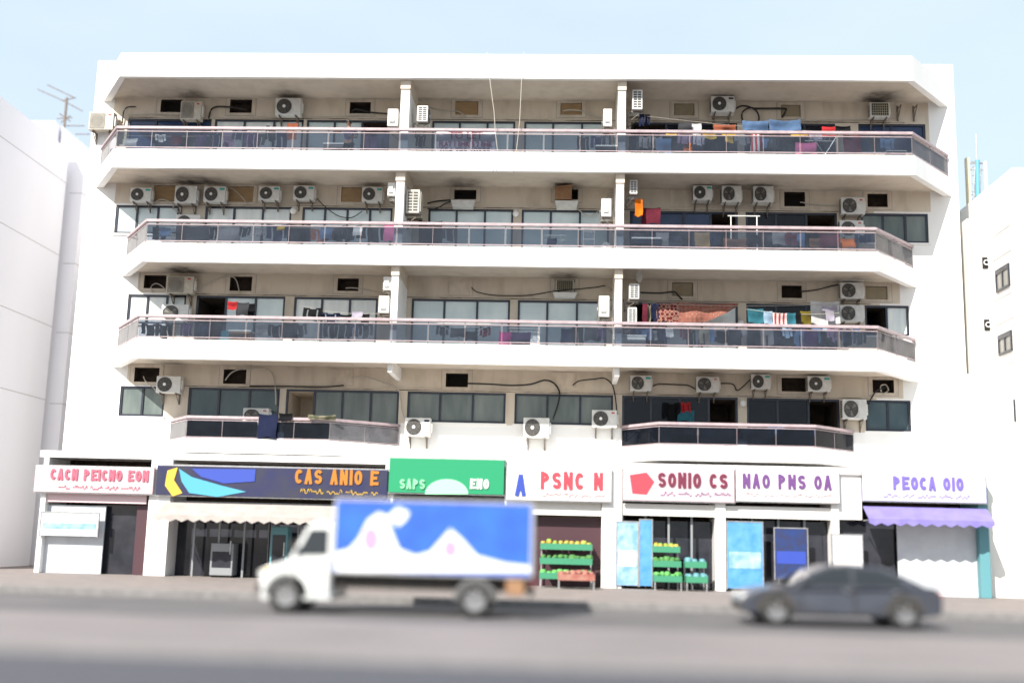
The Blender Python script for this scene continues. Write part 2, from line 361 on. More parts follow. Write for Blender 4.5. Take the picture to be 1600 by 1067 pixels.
# ---- air conditioner table: floor, x0,y0,x1,y1, style, mount, label
AC = [
 (4, 140, 175, 176, 203, 'old', 'end', 'old beige air conditioner hanging off the left end of the top balcony'),
 (4, 283, 158, 313, 187, 'old', 'F', 'dirty air conditioner beside the leftmost dark opening of the top floor'),
 (4, 431, 153, 469, 180, 'round', 'F', 'round-fan air conditioner alone under a sooty ceiling patch, top floor left bay'),
 (4, 606, 170, 621, 197, 'round', 'L', 'edge-on white air conditioner left of the first pillar on the top floor'),
 (4, 652, 165, 668, 190, 'round', 'R', 'slotted air conditioner right of the first pillar on the top floor'),
 (4, 943, 170, 956, 197, 'round', 'L', 'edge-on white air conditioner left of the second pillar on the top floor'),
 (4, 988, 140, 1004, 171, 'round', 'R', 'tilted-looking slotted air conditioner right of the second pillar on the top floor'),
 (4, 1111, 147, 1148, 172, 'blue', 'F', 'air conditioner with a dark blue badge, top floor beside a coiled black hose'),
 (4, 1359, 160, 1391, 183, 'grid', 'F', 'box air conditioner with a square grid front near the right end of the top floor'),
 (3, 204, 293, 235, 315, 'teal', 'F', 'leftmost of the six teal-badged air conditioners high on the third floor wall'),
 (3, 274, 290, 306, 318, 'round', 'F', 'larger grey-grilled air conditioner between two plywood boards on the third floor left'),
 (3, 319, 291, 351, 316, 'teal', 'F', 'teal-badged air conditioner just left of the second plywood board, third floor'),
 (3, 405, 291, 436, 313, 'teal', 'F', 'teal-badged air conditioner just right of the second plywood board, third floor'),
 (3, 459, 290, 490, 312, 'teal', 'F', 'teal-badged air conditioner above the gap between two window bands, third floor'),
 (3, 566, 292, 597, 315, 'teal', 'F', 'teal-badged air conditioner covering part of the third plywood board, third floor'),
 (3, 275, 335, 311, 362, 'round', 'F', 'air conditioner low behind the left end of the third floor handrail'),
 (3, 606, 285, 617, 306, 'round', 'L', 'edge-on small air conditioner high left of the first pillar on the third floor'),
 (3, 635, 296, 655, 333, 'old', 'R', 'big slotted air conditioner right of the first pillar on the third floor'),
 (3, 940, 310, 955, 338, 'round', 'L', 'edge-on air conditioner with looped pipe left of the second pillar, third floor'),
 (3, 984, 281, 996, 303, 'round', 'R', 'small slotted air conditioner above the orange cloth on the third floor'),
 (3, 1083, 288, 1113, 311, 'teal', 'F', 'teal-badged air conditioner, first of three in a row right of the second pillar, third floor'),
 (3, 1128, 289, 1159, 315, 'square', 'F', 'square-grilled air conditioner, middle of three in a row on the third floor'),
 (3, 1177, 288, 1209, 314, 'square', 'F', 'square-grilled air conditioner, last of three in a row on the third floor'),
 (3, 1314, 308, 1352, 335, 'redsq', 'F', 'upper of two stacked red-badged air conditioners at the right end of the third floor'),
 (3, 1312, 344, 1350, 371, 'redsq', 'F', 'lower of two stacked air conditioners, half behind the third floor handrail'),
 (2, 261, 431, 301, 459, 'old', 'F', 'beige air conditioner beside the leftmost opening of the second floor'),
 (2, 253, 475, 293, 503, 'square', 'F', 'air conditioner in a patch of sun by the left end window of the second floor'),
 (2, 599, 432, 611, 453, 'round', 'L', 'upper edge-on air conditioner left of the first pillar, second floor'),
 (2, 592, 462, 607, 489, 'round', 'L', 'lower edge-on air conditioner left of the first pillar, second floor'),
 (2, 868, 437, 897, 455, 'grid', 'in', 'dark window air conditioner set in the wall above a white tray, second floor middle'),
 (2, 936, 462, 952, 495, 'round', 'L', 'edge-on air conditioner with a pale pipe left of the second pillar, second floor'),
 (2, 983, 443, 999, 467, 'round', 'R', 'slotted air conditioner below the small dish, second floor'),
 (2, 981, 480, 995, 506, 'round', 'R', 'lower slotted air conditioner behind the second pillar, second floor'),
 (2, 1313, 441, 1350, 467, 'square', 'F', 'upper of two stacked air conditioners with a covering bag, right end of the second floor'),
 (2, 1312, 476, 1350, 503, 'square', 'F', 'lower of two stacked air conditioners beside the white sheet, second floor'),
 (1, 245, 587, 281, 614, 'round', 'F', 'air conditioner beside the leftmost opening of the first floor'),
 (1, 380, 637, 419, 662, 'redsq', 'F', 'air conditioner standing low behind the left small balcony rail'),
 (1, 633, 652, 672, 682, 'blue', 'F', 'air conditioner under the left corner of the middle first floor window'),
 (1, 818, 652, 858, 684, 'round', 'F', 'air conditioner below the second middle window, first floor, on the sunlit wall'),
 (1, 925, 640, 964, 668, 'red', 'F', 'red-badged air conditioner at the right corner of the second middle window, first floor'),
 (1, 985, 586, 1018, 611, 'tealsq', 'F', 'air conditioner just right of the white ceiling stub, first floor'),
 (1, 1088, 588, 1124, 613, 'redsq', 'F', 'air conditioner with a rust stain beside it, first floor right bay'),
 (1, 1174, 584, 1204, 608, 'teal', 'F', 'teal-badged air conditioner left of a brown opening, first floor right bay'),
 (1, 1262, 587, 1298, 612, 'teal', 'F', 'teal-badged air conditioner right of a brown opening, first floor right bay'),
 (1, 1316, 623, 1355, 655, 'square', 'F', 'large air conditioner between two windows at the right end of the first floor')]
soot = {2: [], 3: [], 4: [], 5: []}
for r in AC:
    if r[6] == 'F' and r[2] < {4: 175, 3: 300, 2: 450, 1: 595}[r[0]]:
        soot[r[0]+1].append(((at((r[1]+r[3])/2, r[2], -.5).x), random.uniform(.5, 1.15)))
for k, px, py in ((4, 725, 297), (4, 885, 300), (3, 882, 436), (5, 1375, 165), (4, 300, 290), (3, 290, 432)):
    soot[k].append((at(px, py, -.4).x, 1.3))

# ---- slabs, ceilings, balconies
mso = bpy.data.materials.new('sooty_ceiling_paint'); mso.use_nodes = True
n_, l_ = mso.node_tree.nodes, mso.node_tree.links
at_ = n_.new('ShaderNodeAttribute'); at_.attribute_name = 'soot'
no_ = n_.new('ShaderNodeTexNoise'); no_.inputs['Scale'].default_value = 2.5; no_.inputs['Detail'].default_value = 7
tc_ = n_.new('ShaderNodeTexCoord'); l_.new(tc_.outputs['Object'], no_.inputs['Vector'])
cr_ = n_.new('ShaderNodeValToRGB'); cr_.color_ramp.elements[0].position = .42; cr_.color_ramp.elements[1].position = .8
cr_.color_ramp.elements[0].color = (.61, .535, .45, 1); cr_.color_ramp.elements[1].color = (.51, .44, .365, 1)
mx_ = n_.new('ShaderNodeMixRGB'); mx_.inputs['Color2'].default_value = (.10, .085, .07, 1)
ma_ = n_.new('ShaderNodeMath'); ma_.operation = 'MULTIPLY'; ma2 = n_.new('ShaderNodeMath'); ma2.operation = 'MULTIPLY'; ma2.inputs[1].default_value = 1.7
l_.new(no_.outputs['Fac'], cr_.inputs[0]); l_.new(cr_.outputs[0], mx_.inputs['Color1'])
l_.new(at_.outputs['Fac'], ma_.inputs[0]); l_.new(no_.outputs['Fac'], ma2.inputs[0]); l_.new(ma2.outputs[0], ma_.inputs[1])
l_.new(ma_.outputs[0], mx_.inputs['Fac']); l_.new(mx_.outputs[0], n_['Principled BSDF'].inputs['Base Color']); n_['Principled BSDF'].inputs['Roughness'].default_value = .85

SL = {5: (-14.715, -16.154, 10.847, 12.647, .82), 4: (-14.70, -16.147, 10.796, 12.645, .63), 3: (-13.457, -14.966, 9.579, 11.39, .62), 2: (-13.486, -15.004, 9.543, 11.359, .62)}
LIP = .15
def ceiling(k, fl, wl_, wr, fr, parent):
    z = ZK(k)+LIP-.004; me = bpy.data.meshes.new('ceiling'); vs = []; fs = []; NX, NY = 260, 9; so_ = []
    for j in range(NY+1):
        y = -.02-(D-.06)*j/NY; t = j/NY
        a = wl_+(fl-wl_)*t+.05; b = wr+(fr-wr)*t-.05
        for i in range(NX+1):
            x = a+(b-a)*i/NX; vs.append((x, y, z))
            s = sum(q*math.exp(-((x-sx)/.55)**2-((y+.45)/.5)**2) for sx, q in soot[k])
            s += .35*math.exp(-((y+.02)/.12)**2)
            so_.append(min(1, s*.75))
    for j in range(NY):
        for i in range(NX): q = j*(NX+1)+i; fs.append((q, q+1, q+NX+2, q+NX+1))
    me.from_pydata(vs, [], fs); me.materials.append(mso)
    at2 = me.attributes.new('soot', 'FLOAT', 'POINT'); at2.data.foreach_set('value', so_)
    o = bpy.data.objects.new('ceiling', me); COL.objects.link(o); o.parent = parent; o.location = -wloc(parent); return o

def railing(pts, z0, zg0, zg1, zr, bal, mg, mside, step=1.14, front=1):
    """pts: plan polyline; glass from zg0 to zg1, handrail top zr"""
    off = wloc(bal)
    hr = MB(); br = MB()
    for i in range(len(pts)-1):
        a, b = Vector((*pts[i], 0)), Vector((*pts[i+1], 0)); d = (b-a); L = d.length; t = d/L; nrm = Vector((t.y, -t.x, 0))
        def strip(mb, za, zb, th, ea=0, eb=0):
            p = [a-t*ea+nrm*th, b+t*eb+nrm*th, b+t*eb-nrm*th, a-t*ea-nrm*th]
            mb.prism([(q.x, q.y) for q in p], za, zb)
        strip(hr, zr-.09, zr, .06, .02, .02); strip(br, zg1+.004, zg1+.028, .016); strip(br, zg0-.028, zg0-.004, .016)
        nP = max(1, round(L/step))
        for j in range(nP):
            s0, s1 = L*j/nP, L*(j+1)/nP
            A, B = a+t*(s0+.025), a+t*(s1-.025)
            MB().prism([((A+nrm*.005).x, (A+nrm*.005).y), ((B+nrm*.005).x, (B+nrm*.005).y), ((B-nrm*.005).x, (B-nrm*.005).y), ((A-nrm*.005).x, (A-nrm*.005).y)], zg0, zg1).build('glass_panel', mg if i == front else mside, bal)
        for j in range(nP+(1 if i == len(pts)-2 else 0)):
            P = a+t*(L*j/nP)
            MB().box(P.x-.011, P.x+.011, P.y-.011, P.y+.011, z0, zr-.092).build('post', M['postpaint'], bal)
    hr.build('handrail', M['rail'], bal, bevel=.012); br.build('rail_bar', M['rail'], bal)

def lip(plan, z0, z1, t=.16):
    o = [Vector(p) for p in plan]; i_ = [o[0]+Vector((t*1.7, 0)), o[1]+Vector((t*.75, t)), o[2]+Vector((-t*.75, t)), o[3]+Vector((-t*1.7, 0))]; q = MB()
    for j in range(3): q.prism([tuple(o[j]), tuple(o[j+1]), tuple(i_[j+1]), tuple(i_[j])], z0, z1)
    return q
for k, (fl, wl_, fr, wr, h) in SL.items():
    z = ZK(k)
    plan = [(wl_, -.001), (fl, -D), (fr, -D), (wr, -.001)]
    if k == 5:
        o = MB().prism(plan, z+LIP, z+h).build('roof_canopy', M['white'], b0)
        lip(plan, z, z+LIP-.001).build('drip_edge', M['white'], o)
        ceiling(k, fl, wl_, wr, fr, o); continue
    bal = bpy.data.objects.new('balcony', None); COL.objects.link(bal); bal.parent = b0; bal.location = (0, -D/2, z)
    MB().prism(plan, z+LIP, z+.24).build('floor_slab', M['white'], bal)
    lip(plan, z, z+LIP-.001).build('drip_edge', M['white'], bal)
    t = .14; q = MB()
    # upstand wall (fascia) round the edge of the slab
    def inset(p0, p1):
        d = Vector((p1[0]-p0[0], p1[1]-p0[1])); d.normalize(); return Vector((-d.y, d.x))
    outer = [Vector(p) for p in plan]
    inner = [outer[0]+Vector((t*1.6, 0)), outer[1]+Vector((t*.7, t)), outer[2]+Vector((-t*.7, t)), outer[3]+Vector((-t*1.6, 0))]
    e = .004
    for i in range(3):
        a, b, c, d_ = outer[i], outer[i+1], inner[i+1], inner[i]
        q.prism([tuple(a), tuple(b), tuple(c), tuple(d_)], z+.24, z+h)
    q.build('parapet', M['white'], bal)
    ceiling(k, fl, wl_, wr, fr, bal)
    g = .07
    rp = [(wl_+.13, -.08), (fl+.05, -D+g), (fr-.05, -D+g), (wr-.13, -.08)]
    railing(rp, z+h, z+h+.095, z+h+.60, z+h+.78, bal, M['railglass'], M['railside'])

# fins between the bays
for k, l in ((4, ((626, 640), (966, 978))), (3, ((618, 631), (963, 975))), (2, ((611, 622), (961, 972)))):
    for a, b in l:
        yy = {4: 160, 3: 310, 2: 460}[k]; x0, x1 = at(a, yy, -1.98).x, at(b, yy, -1.98).x
        pl = bpy.data.objects.new('dividing_pillar', None); COL.objects.link(pl); pl.parent = b0; pl.location = (x0, 0, ZK(k)+.24)
        MB().box(x0, x1, -1.98, -.002, ZK(k)+.242, ZK(k+1)-.3).build('fin_wall', M['white'], pl, bevel=.01)
        MB().box(x0-.02, x1+.02, -2.02, -.002, ZK(k+1)-.298, ZK(k+1)+LIP-.01).build('beam', M['patch'], pl, bevel=.01)
for a, b in ((605, 613), (960, 968)):
    x0, x1 = at(a, 580, -1.95).x, at(b, 580, -1.95).x
    MB().box(x0, x1, -1.95, -.002, ZK(2)-.26, ZK(2)+LIP-.01).build('ceiling_beam', M['white'], b0, bevel=.01)

# the two short balconies of the first floor
SB = [((262, 664), (290, 650), (518, 652), (628, 664)), ((967, 673), (1028, 660), (1276, 662), (1338, 674))]
D1 = 1.55; ZB1 = at(400, 650, -D1).z
for pw, pf, pf2, pw2 in SB:
    x1, x2 = at(pf[0], pf[1], -D1).x, at(pf2[0], pf2[1], -D1).x; x0, x3 = at(pw[0], pw[1], -.1).x, at(pw2[0], pw2[1], -.1).x
    zr = at((pf[0]+pf2[0])/2, (pf[1]+pf2[1])/2, -D1).z
    zt = zr-.70; zb = at(800, 713, -D1).z; zb = min(zb, zt-.45)
    plan = [(x0, -.001), (x1, -D1), (x2, -D1), (x3, -.001)]
    bal = bpy.data.objects.new('balcony', None); COL.objects.link(bal); bal.parent = b0; bal.location = (0, -D1/2, zb)
    MB().prism(plan, zb, zt).build('parapet', M['white'], bal, bevel=.01)
    railing([(x0+.1, -.06), (x1+.04, -D1+.06), (x2-.04, -D1+.06), (x3-.1, -.06)], zt, zt+.05, zt+.55, zr, bal, M['raildark'], M['railside'] if pw[0] < 500 else M['raildark'], step=1.2)

# ------------------------------------------------------------------ air conditioners
def make_ac(style):
    body = M['acbeige'] if style == 'old' else M['acwhite']
    r = thing('air_conditioner', 'x', 'air conditioner', (0, 0, 0), 'outdoor air conditioner units on the facade')
    W, Dp, H = .8, .3, .55; g = .12
    y0, y1 = -g-Dp, -g
    MB().box(-W/2, W/2, y0, y1, 0, H).build('casing', body, r, local=True, bevel=.018)
    fx = -.12; fz = H/2; rad = .238
    def disc(rr, y, th, n=28):
        m = MB(); m.slab([(fx+rr*math.cos(2*math.pi*i/n), fz+rr*math.sin(2*math.pi*i/n)) for i in range(n)], y-th, y); return m
    if style == 'grid':
        gm_ = MB().box(-.34, .34, y0-.012, y0-.001, .05, .5); gr = gm_.build('fan_grille', M['grille'], r, local=True)
        b = MB()
        for i in range(9): b.box(-.34+i*.085-.006, -.34+i*.085+.006, y0-.022, y0-.013, .05, .5)
        for j in range(6): b.box(-.34, .34, y0-.028, y0-.0225, .05+j*.09-.005, .05+j*.09+.005)
        b.build('grille_bars', M['cream_ant'], gr, local=True)
    elif style == 'old':
        gr = MB().box(fx-.24, fx+.24, y0-.012, y0-.001, .04, .51).build('fan_grille', M['grillegrey'], r, local=True)
        b = MB()
        for i in range(19): b.box(fx-.235+i*.026-.004, fx-.235+i*.026+.004, y0-.022, y0-.013, .045, .505)
        b.build('grille_bars', M['acbeige'], gr, local=True)
        disc(.2, y0-.012, .0005).build('fan', M['grille'], r, local=True)
    else:
        if style in ('square', 'redsq', 'tealsq'):
            b = MB()
            for (a, c, e, f) in ((-.38, -.355, .02, .53), (.115, .14, .02, .53)): b.box(a, c, y0-.016, y0-.001, e, f)
            b.box(-.355, .115, y0-.016, y0-.001, .02, .045).box(-.355, .115, y0-.016, y0-.001, .505, .53)
            b.build('grille_frame', M['acwhite'], r, local=True)
        gr = disc(rad, y0-.001, .014).build('fan_grille', M['grille'], r, local=True)
        b = MB()
        for k in range(5):
            rr = rad*(.32+.16*k)
            b.tube([(fx+rr*math.cos(2*math.pi*i/24), y0-.018, fz+rr*math.sin(2*math.pi*i/24)) for i in range(25)], .0035, 4)
        for k in range(10):
            a = 2*math.pi*k/10; b.bar((fx+.05*math.cos(a), y0-.02, fz+.05*math.sin(a)), (fx+rad*math.cos(a), y0-.018, fz+rad*math.sin(a)), .003, 4)
        b.build('grille_bars', M['grillegrey'], gr, local=True)
        if style in ('round', 'teal', 'red', 'blue'): disc(.05, y0-.024, .012, 16).build('fan_hub', M['opal'], r, local=True)
        if style in ('square', 'redsq', 'tealsq'):
            b = MB()
            for k in range(3):
                a = 2*math.pi*k/3+.4; da = .55
                b.slab([(fx+.04*math.cos(a), fz+.04*math.sin(a)), (fx+.19*math.cos(a), fz+.19*math.sin(a)), (fx+.20*math.cos(a+da), fz+.20*math.sin(a+da)), (fx+.04*math.cos(a+da), fz+.04*math.sin(a+da))], y0-.0165, y0-.0155)
            b.build('fan', M['grillegrey'], r, local=True)
    if style in ('teal', 'tealsq'): MB().box(.18, .37, y0-.006, y0-.001, .42, .49).build('badge', M['teal'], r, local=True)
    elif style in ('red', 'redsq', 'old'): MB().box(.22, .32, y0-.006, y0-.001, .44, .48).build('badge', M['red'], r, local=True)
    elif style == 'blue': MB().box(.2, .36, y0-.006, y0-.001, .43, .49).build('badge', M['navycloth'], r, local=True)
    # slotted left end, valve cover on the right end
    b = MB()
    for j in range(7):
        for i in range(2): b.box(-W/2-.004, -W/2-.001, y0+.04+i*.12, y0+.14+i*.12, .05+j*.067, .05+j*.067+.045)
    b.build('side_slots', M['grille'], r, local=True)
    MB().box(W/2+.001, W/2+.05, y0+.05, y1-.09, .12, .42).build('valve_cover', M['acwhite'], r, local=True, bevel=.01)
    for sx in (-.26, .26):
        b = MB(); b.box(sx-.02, sx+.02, y0-.02, -.003, -.045, -.004).box(sx-.02, sx+.02, -.045, -.003, -.33, -.046)
        b.bar((sx, y0+.05, -.05), (sx, -.035, -.30), .014, 5); b.build('bracket', M['bracket'], r, local=True)
    return r
PROTO = {}
for (k, x0, y0, x1, y1, style, mount, label) in AC:
    if style not in PROTO: PROTO[style] = make_ac(style); o = PROTO[style]; src = None
    else: o = copy_tree(PROTO[style])
    o['label'] = label
    if mount in ('F', 'end', 'in'):
        Y = {'F': -.42, 'end': -.42, 'in': -.05}[mount]
        while mount == 'F' and Y > -.6 and at(x0, y0, Y).z > ZK(k+1)+LIP-.04: Y -= .02
        a, b = at(x0, y0, Y), at(x1, y1, Y); dz_ = min(0, ZK(k+1)+LIP-.04-a.z) if mount == 'F' else 0
        o.location = ((a.x+b.x)/2, 0 if mount != 'in' else .37, b.z+dz_); o.scale = ((b.x-a.x)/.8, Y/-.42 if mount == 'F' else 1, (a.z-b.z)/.55)
    else:
        Y = -1.72; a, b = at(x0, y0, Y), at(x1, y1, Y); wdt = b.x-a.x
        sy = wdt/.3; o.scale = (.98, sy, (a.z-b.z)/.55)
        o.rotation_euler = (0, 0, R(90) if mount == 'R' else R(-90))
        o.location = ((a.x-.12*sy) if mount == 'R' else (b.x+.12*sy), Y+.4, b.z)

exec_later = None

def atx(px, py, X):
    d = RX*((px-800)/F) + UX*((533.5-py)/F) + FX
    return CAM + d*((X-CAM.x)/d.x)

# ------------------------------------------------------------------ ground
M['asphalt'] = mat('dark_asphalt', (.050, .051, .064), .85, (.075, .075, .086), 6, lo=.3, hi=.75, bump=.3, bscale=120)
M['lane'] = mat('pale_pinkish_paving', (.215, .19, .188), .85, (.15, .134, .133), 1.1, (.35, 1, 1), .35, .7, .25, 90)  # paler, pinkish strip of road with a mottled tone
M['park'] = mat('worn_parking_asphalt', (.085, .081, .084), .85, (.135, .125, .126), 1.2, (.4, 1, 1), .35, .7, .25, 90)
M['pave'] = mat('interlocking_paving', (.24, .205, .19), .85, (.18, .155, .145), 3, lo=.35, hi=.7, bump=.3, bscale=30)
M['kerb'] = mat('concrete_kerb', (.20, .19, .185), .85, (.14, .135, .13), 5)
M['sand'] = mat('sandy_ground', (.26, .225, .18), .9, (.2, .17, .14), .2)
MB().poly([(-900, -300, -.02), (900, -300, -.02), (900, 1500, -.02), (-900, 1500, -.02)]).build('ground', M['sand'], kind='structure', fix=False)
MB().poly([(-300, -60, -.008), (300, -60, -.008), (300, -22.2, -.008), (-300, -22.2, -.008)]).build('road', M['asphalt'], kind='structure', fix=False)
MB().poly([(-300, -21.95, 0), (300, -21.95, 0), (300, -15.6, 0), (-300, -15.6, 0)]).build('service_road', M['lane'], kind='structure', fix=False)
MB().poly([(-300, -15.6, -.004), (300, -15.6, -.004), (300, -10.2, -.004), (-300, -10.2, -.004)]).build('parking_strip', M['park'], kind='structure', fix=False)
MB().box(-300, 300, -10.0, 16, -.3, .15).build('pavement', M['pave'], kind='structure')
MB().box(-300, 300, -10.22, -10.003, -.3, .165).build('kerb', M['kerb'], kind='structure', bevel=.02)
MB().box(-300, 300, -22.18, -21.96, -.3, .04).build('kerb_edge', M['kerb'], kind='structure', bevel=.02)
PV = .15

# ------------------------------------------------------------------ neighbours
M['nglass'] = mat('neighbour_window_glass', (.16, .155, .14), .12, (.26, .25, .23), 2, (3, 3, .4), .35, .7, spec=.4)
YA = 4.0; pA = at(108, 235, YA); XA, ZA = pA.x, pA.z
nb = thing('neighbour_building', 'plain windowless white block on the left edge, its side wall scored by thin joints', 'building', (XA-7, 1, 0))
MB().box(XA-14, XA, -1.5, YA, PV, ZA).build('wall', M['shadetintwall'], nb)
g = MB()
for py, px in ((287, 104), (400, 94), (511, 82), (624, 69)):
    z = atx(px, py, XA).z; g.box(XA+.001, XA+.006, -1.5, YA, z-.014, z+.014)
g.build('wall_joint', M['palejoint'], nb)
pB = at(134, 239, 4.35); XB, ZB = pB.x, pB.z
MB().box(XA-10, XB, 4.35, 12, PV, ZB).build('rear_block', M['shadetintwall'], nb)
g = MB()
for py in (302, 412, 520, 631):
    z = at(118, py, 4.35).z; g.box(XA+.01, XB+.004, 4.343, 4.349, z-.014, z+.014); g.box(XB+.001, XB+.005, 4.35, 12, z-.014, z+.014)
g.build('wall_joint', M['palejoint'], nb)
pC = at(88, 191, 4.6); pC2 = at(97, 196, 4.9)
ye = atx(139, 229, pC2.x).y
MB().box(pC.x-9, pC.x, 4.5, ye, ZB-1.5, pC.z).build('roof_room', M['shadetintwall'], nb)
MB().box(pC.x+.15, pC2.x, 4.9, ye+.5, ZB-1.5, pC.z-.08).build('roof_room', M['shadetintwall'], nb)
an = thing('television_antenna', 'thin rusty television antenna with slanted arms on the left roof', 'antenna', at(101, 197, 5.2))
P = lambda x, y: at(x, y, 5.2)
MB().bar(P(100.5, 199), P(104.5, 153), .05).build('mast', M['bracket'], an)
q = MB()
for a, b in (((59, 140), (97, 157)), ((74, 133), (118, 154)), ((97, 157), (129, 174)), ((97, 158), (118, 153)), ((89, 186), (113, 184)), ((93, 178), (110, 190)), ((104, 197), (132, 197)), ((118, 210), (140, 210)), ((95, 192), (110, 181))):
    q.bar(P(*a), P(*b), .024, 5)
q.build('arms', M['bracket'], an)

XN = 13.85; pr = atx(1581, 262, XN); YN = pr.y; YF = atx(1546, 304, XN).y
nr = thing('neighbour_building', 'off-white block on the right edge with small shaded side windows', 'building', (XN+5, YN+5, 0))
MB().box(XN, XN+16, YN, YF+8, PV, pr.z).build('wall', M['stonewall'], nr)
for c in (((1556, 424), (1577, 411), (1579, 445), (1559, 459)), ((1560, 527), (1581, 514), (1583, 546), (1563, 558)), ((1564, 631), (1586, 624), (1588, 658), (1567, 664)), ((1568, 737), (1590, 734), (1592, 772), (1571, 774))):
    p = [atx(*k, XN) for k in c]
    y0, y1 = (p[1].y+p[2].y)/2, (p[0].y+p[3].y)/2; z1, z0 = (p[0].z+p[1].z)/2, (p[2].z+p[3].z)/2
    wn_ = bpy.data.objects.new('window', None); COL.objects.link(wn_); wn_.parent = nr; wn_.location = Vector((XN, y0, z0))-wloc(nr)
    f = MB(); t = .07; X0 = XN-.05
    f.box(X0, XN-.002, y0, y1, z1-t*2.2, z1).box(X0, XN-.002, y0, y1, z0, z0+t).box(X0, XN-.002, y0, y0+t, z0+t, z1-t*2.2).box(X0, XN-.002, y1-t, y1, z0+t, z1-t*2.2).box(X0, XN-.002, (y0+y1)/2-.03, (y0+y1)/2+.03, z0+t, z1-t*2.2)
    f.build('frame', M['frame'], wn_)
    MB().box(XN-.02, XN-.003, y0+t, y1-t, z0+t, z1-.15).build('pane', M['nglass'], wn_)
    q = MB()
    for dz in (.35, 1.15): q.box(XN-.006, XN-.001, y0-.2, y1+.3, z1+dz, z1+dz+.03)
    q.build('wall_joint', M['joint'], nr)
p2 = at(1510, 342, YF+.05)
MB().box(p2.x, XN-.003, YF+.05, YF+9, PV, p2.z).build('stair_block', M['stonewall'], nr)
for a, b, c, d in ((1535, 402, 1544, 419), (1538, 499, 1547, 516), (1541, 597, 1550, 613)):
    p, q_ = at(a, b, YF), at(c, d, YF)
    v = MB().box(p.x, q_.x, YF+.0, YF+.045, q_.z, p.z).build('vent', M['black'], nr)
    cx, cz = (p.x+q_.x)/2+.03, (p.z+q_.z)/2
    MB().tube([(cx+.08*math.cos(i*math.pi/6), YF-.03, cz+.08*math.sin(i*math.pi/6)) for i in range(13)], .02, 5).build('duct_ring', M['opal'], v)
p3 = at(1509, 584, YF-1.2)
MB().box(p3.x, XN-.004, YF-1.2, YF+.04, PV, p3.z).build('annex', M['stonewall'], nr)
# roof mast
PM = lambda x, y: at(x, y, YF+2.5)
ms = thing('telecom_mast', 'blue telecom pole with tall cream antenna panels on the right roof', 'mast', PM(1528, 345))
MB().bar(PM(1528, 348), PM(1527, 251), .085, 10).build('pole', M['blue_pole'], ms, smooth=False)
MB().bar(PM(1526, 251), PM(1525.5, 210), .022, 6).build('whip_antenna', M['steel'], ms)
def panel(x0, y0, x1, y1, m):
    a, b = PM(x0, y0), PM(x1, y1); MB().box(a.x, b.x, a.y-.3, a.y-.1, b.z, a.z).build('antenna_panel', m, ms, bevel=.03)
panel(1504.5, 250, 1514.5, 330, M['cream_ant']); panel(1533.5, 256, 1541, 335, M['acwhite'])
q = MB()
for y in (256, 266, 305): q.bar(PM(1513, y), PM(1537, y), .03, 5)
for y in (262, 275, 288, 300, 312): q.bar(PM(1519, y), PM(1528, y-3), .02, 5)
q.tube([PM(1514, 300), PM(1518, 318), PM(1523, 330), PM(1526, 346)], .03, 5); q.tube([PM(1524, 255), PM(1522, 290), PM(1524, 346)], .025, 5); q.tube([PM(1532, 262), PM(1531, 300), PM(1532, 346)], .03, 5)
q.bar(PM(1518, 253), PM(1540, 256), .03); q.build('mounts', M['steel'], ms)

# ------------------------------------------------------------------ ground floor shops
YS = -2.05
M['signwhite'] = mat('white_sign_board', (.74, .72, .72), .35, (.66, .64, .64), 2)
M['signrose'] = mat('faded_rose_board', (.60, .46, .49), .35, (.54, .42, .45), 2)
M['signlilac'] = mat('faded_lilac_board', (.56, .53, .68), .35, (.50, .48, .62), 2)
M['signpink'] = mat('pale_pink_board', (.68, .50, .52), .4)
M['signnavy'] = mat('navy_sign_board', (.018, .02, .07), .35, (.03, .03, .05), 2)
M['signgreen'] = mat('green_sign_board', (.014, .25, .11), .35)
M['redlet'] = mat('red_lettering', (.58, .05, .07), .4)
M['pinklet'] = mat('pink_red_lettering', (.52, .10, .15), .4)
M['maroonlet'] = mat('maroon_lettering', (.14, .02, .045), .4)
M['purplelet'] = mat('purple_lettering', (.13, .05, .18), .4)
M['violetlet'] = mat('violet_lettering', (.15, .11, .40), .4)
M['orangelet'] = mat('orange_lettering', (.42, .15, .012), .4)
M['bluelet'] = mat('blue_lettering', (.03, .06, .33), .4)
M['yellow'] = mat('yellow_paint', (.66, .42, .04), .5)
M['cyan'] = mat('cyan_paint', (.06, .30, .42), .5)
M['awnviolet'] = mat('violet_awning_sheet', (.17, .14, .38), .6, (.21, .18, .42), 3)
M['awnbeige'] = mat('beige_awning_sheet', (.40, .36, .33), .7, (.33, .29, .27), 3)
M['shopglass'] = mat('dark_shop_glass', (.018, .02, .026), .06, (.035, .035, .045), 2, spec=.4)
M['shopwhite'] = mat('white_shop_panel', (.56, .58, .60), .3, (.46, .48, .51), 2)
M['shutter'] = mat('maroon_shutter', (.055, .02, .028), .5)
M['posterblue'] = mat('pale_blue_poster', (.15, .31, .50), .35, (.36, .48, .60), 3, lo=.4, hi=.65)
M['postersky'] = mat('sky_blue_poster', (.055, .22, .48), .35, (.12, .32, .56), 3)
M['posterdeep'] = mat('deep_blue_poster', (.015, .04, .16), .35, (.03, .03, .06), 5)
M['green'] = mat('fresh_green_produce', (.05, .26, .05), .7, (.16, .42, .12), 14)
M['leaf'] = mat('dark_leafy_greens', (.025, .12, .03), .75, (.10, .26, .06), 18)
M['lime'] = mat('mixed_fruit', (.16, .34, .05), .6, (.45, .28, .05), 6, lo=.45, hi=.55)
M['crate'] = mat('green_plastic_crate', (.04, .22, .12), .5)
M['redcrate'] = mat('red_brown_crate', (.28, .08, .06), .6, (.35, .2, .15), 4)
M['tealcol'] = mat('teal_column_paint', (.10, .26, .29), .5)
